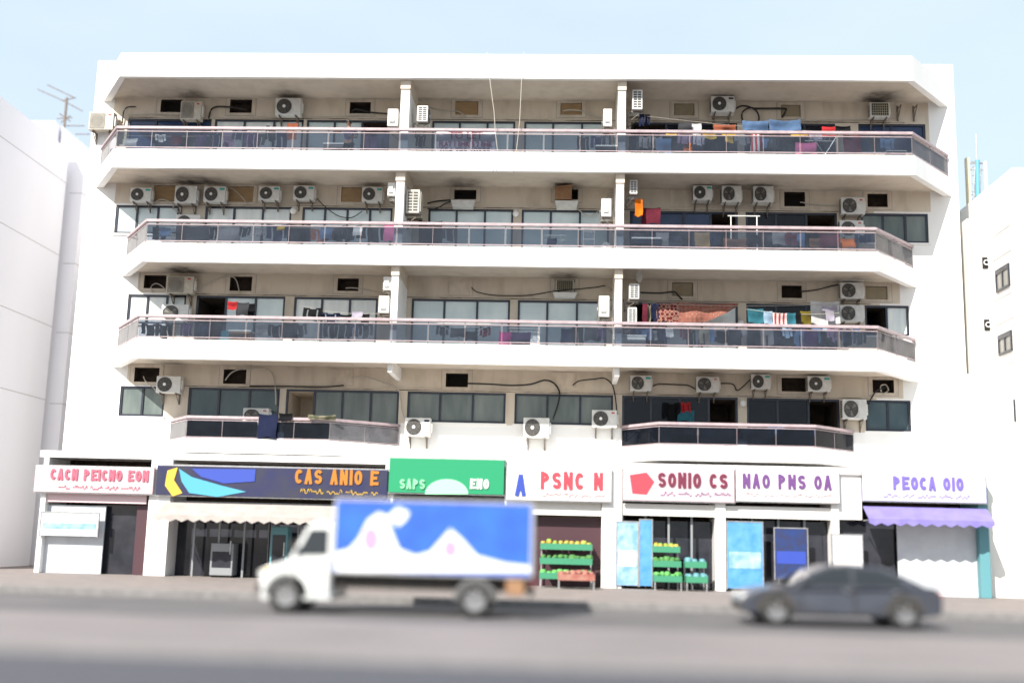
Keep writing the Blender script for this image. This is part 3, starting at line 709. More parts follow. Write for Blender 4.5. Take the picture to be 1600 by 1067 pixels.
M['grey'] = mat('grey_appliance', (.24, .25, .26), .4)

sh = bpy.data.objects.new('shop_row', None); COL.objects.link(sh); sh.parent = b0; sh.location = (0, -1, PV)
xl, xr = at(58, 760, YS).x, at(1546, 790, YS).x
ZR = at(700, 716, YS).z
MB().box(xl, xr, YS, -.003, ZR-.22, ZR-.02).build('flat_roof', M['white'], sh)
MB().box(xl, xr, -.5, -.003, PV, ZR-.222).build('back_wall', M['dark_brown'], sh)  # unlit shop interior, its darkness put into the wall colour
cols = [(58, 66), (228, 262), (598, 612), (787, 803), (940, 972), (1118, 1134), (1300, 1312), (1530, 1546)]
for a, b in cols:
    x0, x1 = at(a, 830, YS).x, at(b, 830, YS).x
    MB().box(x0, x1, YS+.02, -.504, PV, ZR-.223).build('column', M['tealcol'] if a == 1530 else M['white'], sh, bevel=.015)
def front(px0, py0, px1, py1, Y, name, m, th=.06, floor=False):
    a, b = at(px0, py0, Y), at(px1, py1, Y)
    return MB().box(a.x, b.x, Y, Y+th, PV+.003 if floor else b.z, a.z).build(name, m, sh)
front(67, 788, 156, 905, YS+.25, 'shop_window', M['shopwhite'], floor=True)
front(158, 788, 214, 905, YS+.5, 'doorway', M['shopglass'], floor=True)
front(215, 788, 227, 905, YS+.3, 'door_jamb', M['shutter'], floor=True)
front(66, 770, 228, 787, YS+.1, 'fascia', M['signpink'])
front(263, 800, 420, 905, YS+.9, 'shop_window', M['shopglass'], floor=True)
front(421, 800, 597, 905, YS+.7, 'shop_window', M['shopglass'], floor=True)
front(613, 775, 786, 905, YS+.4, 'shop_window', M['shopglass'], floor=True)
front(804, 780, 939, 806, YS+.12, 'fascia', M['stonewall'])
sf = front(804, 806, 939, 905, YS+.5, 'shutter', M['shutter'], floor=True)
front(973, 786, 1299, 812, YS+.1, 'fascia', M['stonewall'])
front(973, 812, 1117, 905, YS+.8, 'shop_window', M['shopglass'], floor=True)
front(1135, 812, 1299, 905, YS+.6, 'shop_window', M['shopglass'], floor=True)
front(1300, 735, 1347, 812, YS+.1, 'fascia', M['stonewall'])
front(1313, 812, 1400, 905, YS+.5, 'doorway', M['shopglass'], floor=True)
front(1401, 818, 1529, 905, YS+.3, 'shop_window', M['shopwhite'], floor=True)
for px0, px1 in ((263, 420), (421, 597), (613, 786), (973, 1117), (1135, 1299)):
    x0, x1 = at(px0, 850, YS+.35).x, at(px1, 850, YS+.35).x; f = MB()
    for i in range(5):
        x = x0+(x1-x0)*i/4; f.box(x-.03, x+.03, YS+.36, YS+.42, PV, 2.35)
    f.box(x0, x1, YS+.35, YS+.43, 2.351, 2.43).build('shopfront_frame', M['grey'], sh)

def script(a, b, h, Y, m, parent, rn):
    """small flowing cursive strokes, one object per word"""
    x = a.x
    while x < b.x-h*1.2:
        L = min(h*rn.uniform(2.2, 4.5), b.x-x); n = max(3, int(L/(h*.42))); z0 = b.z+h*.35; pts = []
        for i in range(n+1):
            xx = x+L*i/n; pts.append((xx, Y-.012, z0))
            if i < n:
                q = rn.random(); t = h*(.62 if q < .25 else (.25 if q < .7 else -.3))
                pts += [(xx+L/n*.35, Y-.012, z0+t), (xx+L/n*.6, Y-.012, z0+t*.9)]
        MB().tube(pts, h*.07, 5).build('small_lettering', m, parent); x += L+h*.7
def letters(px0, py0, px1, py1, Y, m, parent, seed, name='lettering', gap=.14):
    """a run of raised letters too blurred to read in the photograph: rounded strokes of uneven shape"""
    rn = random.Random(seed); a, b = at(px0, py0, Y), at(px1, py1, Y); h = a.z-b.z; x = a.x; g = MB(); w_ = h*.105
    if name == 'small_lettering': return script(a, b, h, Y, m, parent, rn)
    left = rn.randint(3, 6)
    def stroke(pts):
        V = [Vector((p[0], p[1])) for p in pts]
        for i in range(len(V)-1):
            d = (V[i+1]-V[i]); L = d.length; d.normalize(); n = Vector((-d.y, d.x))*w_; e = d*(w_*.35)
            p, q = V[i]-e, V[i+1]+e
            g.slab([tuple(p-n), tuple(q-n), tuple(q+n), tuple(p+n)], Y-.03-.00025*(len(g.f)//6), Y-.001)
    arc = lambda cx, cz, rx, rz, t0, t1, n=9: [(cx+rx*math.cos(t0+(t1-t0)*i/n), cz+rz*math.sin(t0+(t1-t0)*i/n)) for i in range(n+1)]
    pi = math.pi; last = -1
    while x < b.x-h*.5:
        if left == 0:
            g.build(name, m, parent, fix=False); g = MB(); x += h*.45; left = rn.randint(3, 6); continue
        left -= 1
        k = rn.randrange(8)
        if k == last: k = (k+3) % 8
        last = k; wd = h*(.56 if k not in (3,) else .2); cx, cz = x+wd/2, b.z+h/2; rx, rz = wd/2-w_, h/2-w_
        if k == 0: stroke(arc(cx, cz, rx, rz, 0, 2*pi, 14))
        elif k == 1: stroke(arc(cx, cz, rx, rz, .8, 2*pi-.8, 11))
        elif k == 2: stroke([(x+w_, b.z), (x+w_, a.z)]); stroke(arc(x+w_, a.z-rz/2-w_, rx*1.7, rz/2, pi/2, -pi/2, 7))
        elif k == 3: stroke([(x+w_, b.z), (x+w_, a.z)])
        elif k == 4: stroke([(x+w_, b.z), (cx, a.z), (x+wd-w_, b.z)]); stroke([(x+wd*.3, b.z+h*.33), (x+wd*.7, b.z+h*.33)])
        elif k == 5: stroke(arc(cx, cz+rz/2, rx, rz/2, .5, 1.5*pi, 8)+arc(cx, cz-rz/2, rx, rz/2, pi/2, -pi+.5, 8)[1:])
        elif k == 6: stroke([(x+w_, b.z), (x+w_, a.z)]); stroke([(x+w_, a.z-w_), (x+wd, a.z-w_)]); stroke([(x+w_, cz), (x+wd*.8, cz)]); stroke([(x+w_, b.z+w_), (x+wd, b.z+w_)])
        else: stroke([(x+w_, b.z), (x+w_, a.z), (x+wd-w_, b.z), (x+wd-w_, a.z)])
        x += wd+h*gap
    if g.f: g.build(name, m, parent, fix=False)
def sign(px0, py0, px1, py1, m, label, Y=YS-.03, th=.14):
    a, b = at(px0, py0, Y-th), at(px1, py1, Y-th)
    t = thing('shop_sign', label, 'sign', ((a.x+b.x)/2, Y, b.z), 'signs above the shops')
    MB().box(a.x, b.x, Y-th, Y, b.z, a.z).build('board', m, t, bevel=.012)
    f = MB(); e = .03
    f.box(a.x-e, b.x+e, Y-th+.03, Y-.001, a.z+.001, a.z+e).box(a.x-e, b.x+e, Y-th+.03, Y-.001, b.z-e, b.z-.001)
    f.build('edge_trim', M['steel'], t)
    return t, Y-th-.002
t, y = sign(56, 727, 238, 772, M['signrose'], 'pale pink shop sign with pink red lettering at the far left'); letters(80, 732, 232, 752, y, M['pinklet'], t, 1); letters(92, 757, 222, 767, y, M['pinklet'], t, 21, 'small_lettering')
t, y = sign(246, 726, 604, 781, M['signnavy'], 'long dark navy shop sign with orange lettering and a yellow cyan swirl')
letters(462, 733, 596, 758, y, M['orangelet'], t, 2); letters(470, 763, 590, 774, y, M['yellow'], t, 22, 'small_lettering')
def blob(pts, Y, name, m, parent, th=.02):
    p = [at(a, b, Y) for a, b in pts]; return MB().slab([(v.x, v.z) for v in p], Y-th, Y).build(name, m, parent)
blob([(262, 735), (278, 730), (272, 750), (285, 770), (270, 775), (258, 758)], y, 'swirl', M['yellow'], t)
blob([(280, 732), (300, 745), (345, 758), (385, 768), (340, 776), (296, 770), (284, 752)], y-.001, 'swirl', M['cyan'], t)
blob([(300, 732), (400, 733), (398, 752), (350, 755), (315, 745)], y, 'emblem_field', M['bluelet'], t)
t, y = sign(609, 715, 787, 773, M['signgreen'], 'bright green shop sign above the blue and white box truck')
blob([(698+34*math.cos(i*math.pi/12), 772-24*math.sin(i*math.pi/12)) for i in range(13)], y, 'pale_arch', mat('pale_green_mark', (.30, .62, .38), .4), t)
letters(625, 748, 668, 764, y, mat('pale_green_letters', (.22, .55, .3), .4), t, 9); letters(735, 748, 778, 764, y, M['signwhite'], t, 10)
t, y = sign(792, 730, 955, 784, M['signwhite'], 'white shop sign with red lettering and a blue initial beside the green sign')
letters(845, 737, 948, 765, y, M['redlet'], t, 3); letters(848, 769, 945, 778, y, M['redlet'], t, 23, 'small_lettering'); letters(805, 742, 838, 774, y, M['bluelet'], t, 4)
t, y = sign(974, 731, 1148, 785, M['signrose'], 'pale rose shop sign with dark maroon lettering and a red mark at its left')
letters(1028, 738, 1144, 763, y, M['maroonlet'], t, 5); letters(1032, 767, 1142, 777, y, M['purplelet'], t, 25, 'small_lettering'); blob([(984, 742), (1010, 738), (1022, 752), (1010, 772), (988, 770)], y, 'red_mark', M['redlet'], t)
t, y = sign(1150, 733, 1312, 786, M['signwhite'], 'white shop sign with purple lettering under the right small balcony')
letters(1160, 740, 1304, 765, y, M['purplelet'], t, 6); letters(1166, 769, 1300, 778, y, M['maroonlet'], t, 26, 'small_lettering')
t, y = sign(1348, 738, 1542, 786, M['signlilac'], 'pale lilac shop sign with violet lettering at the far right'); letters(1395, 744, 1505, 766, y, M['violetlet'], t, 7); letters(1380, 770, 1515, 780, y, M['violetlet'], t, 27, 'small_lettering')

def awning(px0, py0, px1, py1, m, label, out=.9):
    a, b = at(px0, py0, YS-.02), at(px1, py1, YS-out)
    t = thing('awning', label, 'awning', ((a.x+b.x)/2, YS, b.z))
    x0, x1 = a.x, at(px1, py0, YS-.02).x
    MB().slab([(x0, 0), (x1, 0), (x1, 1), (x0, 1)], 0, 1)
    q = MB(); z0, z1 = b.z, a.z-.05
    q.loft([[(x, YS-.19, z1), (x, YS-out, z0), (x, YS-out, z0-.02), (x, YS-.19, z1-.03)] for x in (x0, x1)]).build('canopy', m, t)
    v = MB(); n = int((x1-x0)/.35); wv = (x1-x0)/n
    for i in range(n): v.slab([(x0+i*wv, z0-.021), (x0+i*wv, z0-.12), (x0+(i+.5)*wv, z0-.2), (x0+(i+1)*wv, z0-.12), (x0+(i+1)*wv, z0-.021)], YS-out, YS-out+.01)
    v.build('valance', m, t)
    f = MB()
    for x in (x0+.05, x1-.05): f.bar((x, YS-.01, z0-.05), (x, YS-out+.05, z0-.04), .018)
    f.build('arm', M['steel'], t)
awning(262, 782, 600, 812, M['awnbeige'], 'beige sheet awning below the navy shop sign', 1.2)
awning(1346, 788, 1538, 814, M['awnviolet'], 'violet scalloped awning below the far right shop sign', .8)

def poster(px0, py0, px1, py1, m, label, Y=YS-.02, stripe=None):
    a, b = at(px0, py0, Y), at(px1, py1, Y); zb_ = max(b.z, PV+.1)
    t = thing('advert_banner', label, 'poster', ((a.x+b.x)/2, Y, zb_), 'upright advert banners on the shop fronts')
    MB().box(a.x, b.x, Y-.03, Y, zb_, a.z).build('print', m, t)
    f = MB(); e = .03
    f.box(a.x-e, a.x-.001, Y-.045, Y, zb_-e, a.z+e).box(b.x+.001, b.x+e, Y-.045, Y, zb_-e, a.z+e).box(a.x, b.x, Y-.045, Y, a.z+.001, a.z+e)
    f.build('frame', M['steel'], t)
    if stripe: MB().box(a.x+.05, b.x-.05, Y-.036, Y-.031, zb_+(a.z-zb_)*.3, zb_+(a.z-zb_)*.55).build('print_band', stripe, t)
poster(964, 815, 996, 925, M['posterblue'], 'pale blue advert banner on the pillar left of the produce shop', stripe=M['signwhite'])
poster(1000, 812, 1018, 925, M['postersky'], 'narrow bright blue advert banner beside the pale blue one')
poster(1136, 815, 1192, 925, M['postersky'], 'wide sky blue advert banner between the two dark shop windows', stripe=M['posterblue'])
poster(1210, 825, 1262, 905, M['posterdeep'], 'deep blue window poster behind the parked dark car', stripe=M['bluelet'])
poster(1300, 835, 1348, 905, M['shopwhite'], 'pale grey upright panel beside the far right shop door', stripe=M['signwhite'])
poster(66, 800, 152, 838, M['shopwhite'], 'broad pale panel on the far left shop window', stripe=M['posterblue'])

def produce(px0, px1, py, label, rows, Y=YS-.7, m=None, cr=None):
    x0, x1 = at(px0, 880, Y).x, at(px1, 880, Y).x
    t = thing('produce_stand', label, 'stand', ((x0+x1)/2, Y, PV))
    for k in range(rows):
        z = PV+.25+k*.42; yy = Y+k*.28
        c = MB(); c.box(x0, x1, yy, yy+.5, z, z+.03).box(x0, x1, yy, yy+.02, z+.03, z+.18).box(x0, x0+.02, yy+.02, yy+.5, z+.03, z+.18).box(x1-.02, x1, yy+.02, yy+.5, z+.03, z+.18)
        c.build('shelf', cr or M['crate'], t)
        q = MB(); rn = random.Random(k+px0)
        nx = max(3, int((x1-x0)/.16))
        for i in range(nx):
            for j in range(3):
                q.ball((x0+.1+(x1-x0-.2)*i/(nx-1)+rn.uniform(-.02, .02), yy+.1+j*.14, z+.14+rn.uniform(0, .08)), rn.uniform(.06, .115), 8, 5, (rn.uniform(.8, 1.2), 1, rn.uniform(.7, 1.2)))
        q.build('produce', m or (M['green'], M['leaf'], M['lime'])[k % 3], t, smooth=True)
    for x in (x0+.03, x1-.03):
        MB().box(x-.02, x+.02, Y+.02, Y+.06, PV, PV+.249).build('leg', M['steel'], t)
        MB().box(x-.02, x+.02, Y+.44+.28*(rows-1), Y+.48+.28*(rows-1), PV, PV+.249+.42*(rows-1)).build('leg', M['steel'], t)
produce(843, 926, 880, 'stepped stand of green produce before the maroon shutter', 3)
produce(1022, 1066, 880, 'small stand of green produce beside the bright blue banner', 3)
produce(1072, 1106, 880, 'low teal stand of stacked goods in the dark shop window', 2, m=M['tealcol'])
produce(872, 930, 905, 'low reddish crate of goods on the pavement before the green produce', 1, Y=YS-1.5, m=M['redcrate'], cr=M['redcrate'])
def machine(px0, py0, px1, Y, label, m):
    a = at(px0, py0, Y); b = at(px1, 900, Y)
    t = thing('drinks_cooler', label, 'cooler', ((a.x+b.x)/2, Y, PV))
    MB().box(a.x, b.x, Y, Y+.55, PV+.06, a.z).build('cabinet', m, t, bevel=.02)
    MB().box(a.x+.06, b.x-.06, Y-.02, Y-.001, PV+.3, a.z-.25).build('door', M['shopglass'], t, bevel=.01)
    MB().box(b.x-.1, b.x-.07, Y-.05, Y-.021, PV+.7, PV+1.1).build('handle', M['steel'], t)
    MB().box(a.x+.05, b.x-.05, Y+.05, Y+.5, PV, PV+.059).build('plinth', M['black'], t)
machine(330, 848, 362, YS+.1, 'grey upright cooler in the dark shop under the navy sign', M['grey'])
machine(424, 822, 446, YS-.1, 'narrow green upright cooler left of the white truck cab', M['tealcol'])


# ------------------------------------------------------------------ cables on the facade
CB = [
 ('black', .022, 'black pipe bent like a hook beside the far left air conditioner, top floor', [(191, 193), (193, 176), (199, 168), (212, 167)], 4),
 ('black', .03, 'thick black pipe from an air conditioner to a brown opening, top floor left', [(326, 186), (330, 172), (340, 167), (362, 168), (385, 172)], 4),
 ('black', .028, 'thick black pipe from a dark opening to the first pillar, top floor', [(550, 176), (556, 171), (580, 176), (606, 178)], 4),
 ('pale', .014, 'thin pale wire along the top floor wall left of the first pillar', [(200, 180), (250, 178), (300, 184), (400, 184), (470, 184), (540, 182), (580, 178)], 4),
 ('pale', .02, 'pale pipe from a plywood board to the first pillar, top floor', [(668, 168), (690, 172), (714, 174), (722, 178), (729, 183)], 4),
 ('pale', .024, 'pale double pipe from a plywood board to the second pillar, top floor', [(880, 174), (890, 172), (910, 174), (930, 182), (944, 184)], 4),
 ('black', .028, 'coiled black hose on the top floor wall beside the blue-badged air conditioner', [(1150, 170), (1158, 166), (1170, 167), (1182, 174), (1186, 186), (1180, 197), (1168, 196), (1160, 188), (1160, 176), (1170, 169), (1180, 170)], 4),
 ('black', .035, 'straight black pipe into a weathered board, top floor right bay', [(1180, 170), (1200, 170), (1225, 170), (1228, 173), (1222, 184)], 4),
 ('pale', .016, 'long thin wire sagging along the right end of the top floor wall', [(1060, 186), (1150, 190), (1230, 189), (1300, 188), (1360, 186), (1400, 182)], 4),
 ('pale', .02, 'pale pipe arching off the third floor left air conditioners', [(240, 318), (250, 312), (262, 314), (272, 320), (270, 326), (280, 332)], 3),
 ('pale', .018, 'pale wire arching over a plywood board, third floor left', [(328, 289), (340, 287), (355, 291), (372, 302), (386, 318)], 3),
 ('black', .016, 'black wire sagging from the third floor air conditioners toward the first pillar', [(495, 310), (510, 325), (530, 338), (550, 340), (566, 330)], 3),
 ('black', .026, 'bundle of black cables right of the first pillar, third floor', [(668, 318), (680, 315), (700, 313), (714, 313)], 3),
 ('black', .02, 'lower loose black cable right of the first pillar, third floor', [(668, 326), (682, 326), (696, 318), (708, 314)], 3),
 ('pale', .018, 'pale wire hanging from a white tray to the second pillar, third floor', [(893, 312), (902, 326), (918, 337), (930, 334), (942, 322)], 3),
 ('pale', .03, 'pale looped pipe above the edge-on air conditioner, third floor', [(948, 306), (957, 302), (961, 312), (958, 324)], 3),
 ('pale', .022, 'pale pipe linking the row of three air conditioners, third floor', [(1113, 310), (1118, 318), (1130, 317), (1150, 319), (1175, 317), (1190, 318), (1212, 317)], 3),
 ('pale', .02, 'grey pipe from the broken opening to the stacked air conditioners, third floor', [(1250, 316), (1270, 319), (1290, 321), (1312, 321)], 3),
 ('pale', .018, 'pale pipe in an arch from the leftmost second floor air conditioner', [(238, 457), (236, 448), (244, 443), (254, 448), (262, 458), (272, 470)], 2),
 ('pale', .02, 'grey wire rising to a brown opening, second floor left', [(304, 456), (320, 446), (345, 434), (362, 432), (370, 440), (374, 458)], 2),
 ('pale', .02, 'grey pipe from a brown opening to the first pillar, second floor', [(540, 450), (555, 450), (580, 454), (598, 458)], 2),
 ('black', .018, 'long black cable sagging across the middle of the second floor wall', [(737, 449), (745, 456), (770, 461), (800, 462), (830, 461), (866, 455), (900, 452), (930, 449), (946, 447), (956, 455)], 2),
 ('pale', .03, 'pale pipe curving down beside the second pillar, second floor', [(946, 447), (957, 455), (958, 470), (954, 484)], 2),
 ('black', .022, 'black pipe from the right end opening to the stacked air conditioners, second floor', [(1248, 456), (1275, 453), (1295, 448), (1314, 444)], 2),
 ('black', .026, 'black pipe right of the slotted air conditioner, second floor', [(1000, 457), (1030, 458), (1053, 456), (1060, 462), (1066, 468)], 2),
 ('pale', .018, 'pale pipe bending from the leftmost opening to its air conditioner, first floor', [(224, 588), (228, 596), (240, 606), (244, 612)], 1),
 ('pale', .024, 'grey pipe arching over a brown opening, first floor left', [(352, 594), (362, 582), (380, 576), (412, 576), (425, 584), (430, 605), (431, 632)], 1),
 ('black', .024, 'straight black pipe above the left first floor windows', [(390, 603), (430, 603), (480, 604), (512, 604), (537, 602)], 1),
 ('pale', .022, 'grey pipe curving from a cover panel down to the balcony, first floor left', [(550, 589), (575, 590), (600, 598), (620, 606), (626, 620), (628, 642), (634, 656)], 1),
 ('black', .03, 'thick black cable arching over the second middle window, first floor', [(731, 599), (765, 600), (800, 602), (830, 600), (850, 594), (865, 598), (874, 612), (872, 630), (864, 655)], 1),
 ('black', .022, 'black pipe arching down to the red-badged air conditioner, first floor', [(895, 602), (905, 595), (930, 592), (945, 591), (957, 602), (962, 625), (964, 650)], 1),
 ('black', .022, 'black cable between two air conditioners, first floor right bay', [(1019, 604), (1030, 600), (1060, 601), (1075, 602), (1087, 608)], 1),
 ('black', .02, 'wire from the rust-stained air conditioner to the lamp, first floor right', [(1126, 599), (1145, 600), (1152, 610), (1165, 600), (1175, 590)], 1),
 ('black', .026, 'black pipe hanging from the right end opening, first floor', [(1383, 606), (1370, 610), (1360, 625), (1355, 640)], 1),
 ('pale', .02, 'white loop of pipe in the right end opening, first floor', [(1377, 612), (1376, 603), (1384, 601), (1388, 610), (1380, 615)], 1)]
for c, r, lab, pts, k in CB:
    P3 = [at(x, y, -.075-.04*(i % 2)) for i, (x, y) in enumerate(pts)]; S3 = []
    for i in range(len(P3)-1):                # Catmull-Rom smoothing
        p0, p1, p2_, p3_ = P3[max(i-1, 0)], P3[i], P3[i+1], P3[min(i+2, len(P3)-1)]
        for t in (0, .25, .5, .75):
            S3.append(.5*((2*p1)+(p2_-p0)*t+(2*p0-5*p1+4*p2_-p3_)*t*t+(3*p1-p0-3*p2_+p3_)*t**3))
    S3.append(P3[-1])
    o = MB().tube(S3, r, 6).build('cable', M['black' if False else ('cable' if c == 'black' else 'cablepale')], smooth=True)
    tag(o, lab, 'cable', 'pipes and cables on the facade')
# two long wires hanging down the front from the roof
for lab, pts in (('thin pale wire hanging from the roof edge, the left of two', [(761, 82, -2.25), (766, 130, -2.3), (772, 175, -2.32), (774, 208, -2.4), (778, 240, -2.35), (770, 270, -2.3)]),
                 ('thin pale wire hanging from the roof edge, the right of two', [(819, 82, -2.25), (815, 125, -2.28), (812, 190, -2.3), (807, 235, -2.4), (803, 270, -2.3)])):
    o = MB().tube([at(*p) for p in pts], .011, 5).build('hanging_wire', M['cablepale'], smooth=True); tag(o, lab, 'wire', 'wires hanging from the roof')

# small fittings
for i, (px, py, lab) in enumerate(((458, 330, 'white globe lamp between two window bands, third floor left'), (806, 334, 'white globe lamp between the two middle windows, third floor'), (1158, 505, 'small white globe lamp low on the second floor wall, right bay'), (1161, 630, 'white globe lamp hanging by a thin rod, first floor right bay'))):
    p = at(px, py, -.14); t = thing('globe_lamp', lab, 'lamp', p, 'globe lamps on the facade')
    MB().ball(p, .11, 14, 10).build('globe', M['opal'], t, smooth=True)
    MB().box(p.x-.05, p.x+.05, -.05, -.001, p.z+.05, p.z+.2).bar((p.x, -.03, p.z+.17), (p.x, -.14, p.z+.1), .025).build('holder', M['acwhite'], t)
for i, (px, lab) in enumerate(((1402, 'empty dark bracket, left of a pair on the top floor wall'), (1427, 'empty dark bracket, right of a pair on the top floor wall'))):
    a, b = at(px, 166, -.03), at(px, 190, -.03)
    o = MB().box(a.x-.025, a.x+.025, -.05, -.002, b.z, a.z).bar((a.x, -.04, b.z+.06), (a.x, -.42, b.z+.40), .02).bar((a.x, -.03, b.z+.42), (a.x, -.44, b.z+.42), .02).build('wall_bracket', M['bracket'])
    tag(o, lab, 'bracket', 'empty wall brackets')
def tray(x0, y0, x1, y1, lab):
    a, b = at(x0, y0, -.4), at(x1, y1, -.4); o = MB()
    o.loft([[(a.x, -.02, a.z), (a.x, -.42, a.z-.03), (a.x+.06, -.38, b.z), (a.x+.06, -.02, b.z)], [(b.x, -.02, a.z), (b.x, -.42, a.z-.03), (b.x-.06, -.38, b.z), (b.x-.06, -.02, b.z)]])
    q = o.build('metal_tray', M['acwhite'], bevel=.01); tag(q, lab, 'tray', 'white trays under wall openings'); return a, b
tray(704, 311, 741, 323, 'empty white tray under a dark opening, third floor middle')
ta, tb = tray(867, 312, 904, 324, 'white tray carrying a cardboard carton, third floor')
tray(864, 455, 902, 464, 'white tray under the dark window air conditioner, second floor')
a, b = at(866, 294, -.3), at(897, 311, -.3)
t = thing('cardboard_carton', 'open brown cardboard carton on a white wall tray, third floor', 'carton', ((a.x+b.x)/2, -.25, ta.z))
MB().box(a.x+.03, b.x-.08, -.42, -.06, ta.z+.003, a.z).build('box', M['carton'], t)
MB().loft([[(a.x+.03, -.425, a.z+.002), (b.x-.08, -.425, a.z+.002), (b.x-.08, -.42, a.z+.012), (a.x+.03, -.42, a.z+.012)], [(a.x-.04, -.6, a.z-.06), (b.x-.05, -.6, a.z+.02), (b.x-.05, -.6, a.z+.03), (a.x-.04, -.6, a.z-.05)]]).build('flap', M['carton'], t)
p = at(890, 290, -.25); z = a.z+.014
t = thing('pigeon', 'dark pigeon perched on the cardboard carton', 'bird', (p.x, -.25, z))
rings = []
for x, zz, rr in ((-.19, .05, .012), (-.12, .075, .04), (-.03, .10, .068), (.05, .13, .062), (.09, .18, .04), (.105, .215, .034), (.13, .225, .026), (.155, .222, .008), (.18, .215, .003)):
    rings.append([(p.x+x, -.25+rr*.85*math.cos(i*math.pi/4), z+zz+rr*math.sin(i*math.pi/4)) for i in range(8)])
MB().loft(rings).build('body', M['grille'], t, smooth=True)
for sy in (-.02, .02): MB().bar((p.x+.01, -.25+sy, z), (p.x+.01, -.25+sy, z+.06), .006).build('leg', M['redlet'], t)
p = at(994, 432, -1.2)
t = thing('satellite_dish', 'small white dish above the slotted air conditioner, second floor', 'dish', p)
q = MB(); rg = []
for k in range(5):
    rr = .02+.05*k; rg.append([(p.x+rr*.45*math.cos(i*math.pi/8)+.10*(k/4)**2, p.y-rr*.4*math.cos(i*math.pi/8)*.6-.08*(k/4)**2, p.z+rr*math.sin(i*math.pi/8)) for i in range(16)])
q.loft(rg, caps=False).build('reflector', M['acwhite'], t, smooth=True, fix=False)
MB().tube([p, p+Vector((.05, .1, -.15)), p+Vector((.03, .2, -.35)), p+Vector((-.2, .3, -.55))], .02, 6).build('arm', M['steel'], t)

# ------------------------------------------------------------------ laundry
CL = {}
def cmat(name, c, c2=None, kind=None):
    if name in CL: return CL[name]
    c = tuple(v*.72 for v in c); c2 = tuple(v*.72 for v in c2) if c2 else None
    m = mat('cloth_'+name.replace(' ', '_'), c, .9, c2 or tuple(v*.8 for v in c), 5 if not kind else 9, (1, 1, 1), .4, .65, spec=.1)
    if kind == 'stripe' or kind == 'rug':
        n, l = m.node_tree.nodes, m.node_tree.links; tc = [x for x in n if x.type == 'TEX_COORD'][0]; b = n['Principled BSDF']
        if kind == 'stripe': tx = n.new('ShaderNodeTexWave'); tx.inputs['Scale'].default_value = 2.4; tx.bands_direction = 'X'
        else: tx = n.new('ShaderNodeTexVoronoi'); tx.inputs['Scale'].default_value = 7.5; tx.inputs['Randomness'].default_value = .35
        cr = n.new('ShaderNodeValToRGB'); cr.color_ramp.interpolation = 'CONSTANT'
        cr.color_ramp.elements[0].color = (*c, 1); cr.color_ramp.elements[1].color = (*c2, 1); cr.color_ramp.elements[1].position = .5
        if kind == 'rug':
            cr.color_ramp.elements[1].position = .38; e = cr.color_ramp.elements.new(.62); e.color = (*[v*.7 for v in c], 1)
            e = cr.color_ramp.elements.new(.2); e.color = (*[v*.45 for v in c], 1)
        l.new(tc.outputs['Object'], tx.inputs['Vector']); l.new(tx.outputs[0 if kind == 'rug' else 'Fac'], cr.inputs[0]); l.new(cr.outputs[0], b.inputs['Base Color'])
    CL[name] = m; return m
COLS = {'black': (.012, .012, .014), 'navy': (.018, .024, .06), 'dark grey': (.05, .05, .055), 'grey': (.24, .24, .25), 'white': (.72, .71, .70), 'mauve': (.26, .17, .27), 'purple': (.07, .035, .10),
 'denim blue': (.10, .17, .30), 'pale blue': (.36, .50, .66), 'red': (.50, .035, .04), 'maroon': (.13, .02, .035), 'rust': (.32, .10, .055), 'yellow': (.62, .40, .04), 'orange': (.85, .20, .015), 'pink': (.62, .16, .32), 'lilac': (.44, .40, .48),
 'teal': (.04, .17, .22), 'olive': (.17, .13, .02), 'tan': (.42, .28, .13), 'brown': (.20, .10, .06), 'magenta': (.42, .03, .20), 'khaki': (.28, .25, .18)}
def cloth(x0, y0, x1, y1, col, kind, Y):
    a, b = at(x0, y0, Y), at(x1, y1, Y); W, H = b.x-a.x, a.z-b.z; nx, nz = 14, 14; q = MB()
    ph, fr = random.uniform(0, 6), random.uniform(2.5, 5)*max(1, W/.6); amp = min(.05, .07*W)
    def P(u, v):
        if kind == 'curved rug': v *= 1-.9*max(0, (u-.45)/.55)**1.3
        x = a.x+W*u; z = a.z-H*v
        z -= .05*math.sin(math.pi*u)*(1-v)*min(1, W) + .04*v*math.sin(u*7+ph)*min(1, H)
        x += .02*math.sin(v*5+ph)*v
        return (x, Y+amp*(.3+v)*math.sin(u*fr+ph+v*1.2)+.02*math.sin(v*6+ph), z)
    for j in range(nz):
        for i in range(nx):
            u, v = (i+.5)/nx, (j+.5)/nz
            if kind in ('shirt', 'jacket', 't-shirt'):
                lim = .22 if kind != 't-shirt' else .20; sl = .38 if kind == 't-shirt' else .85
                if v > sl and (u < lim or u > 1-lim): continue
                if kind != 't-shirt' and v > .15 and (lim-.03 < u < lim+.04 or 1-lim-.04 < u < 1-lim+.03): continue
                if v < .08 and .38 < u < .62: continue
            if kind == 'trousers' and v > .3 and .44 < u < .56: continue
            u0, u1, v0, v1 = i/nx, (i+1)/nx, j/nz, (j+1)/nz
            q.poly([P(u0, v0), P(u1, v0), P(u1, v1), P(u0, v1)])
    return q
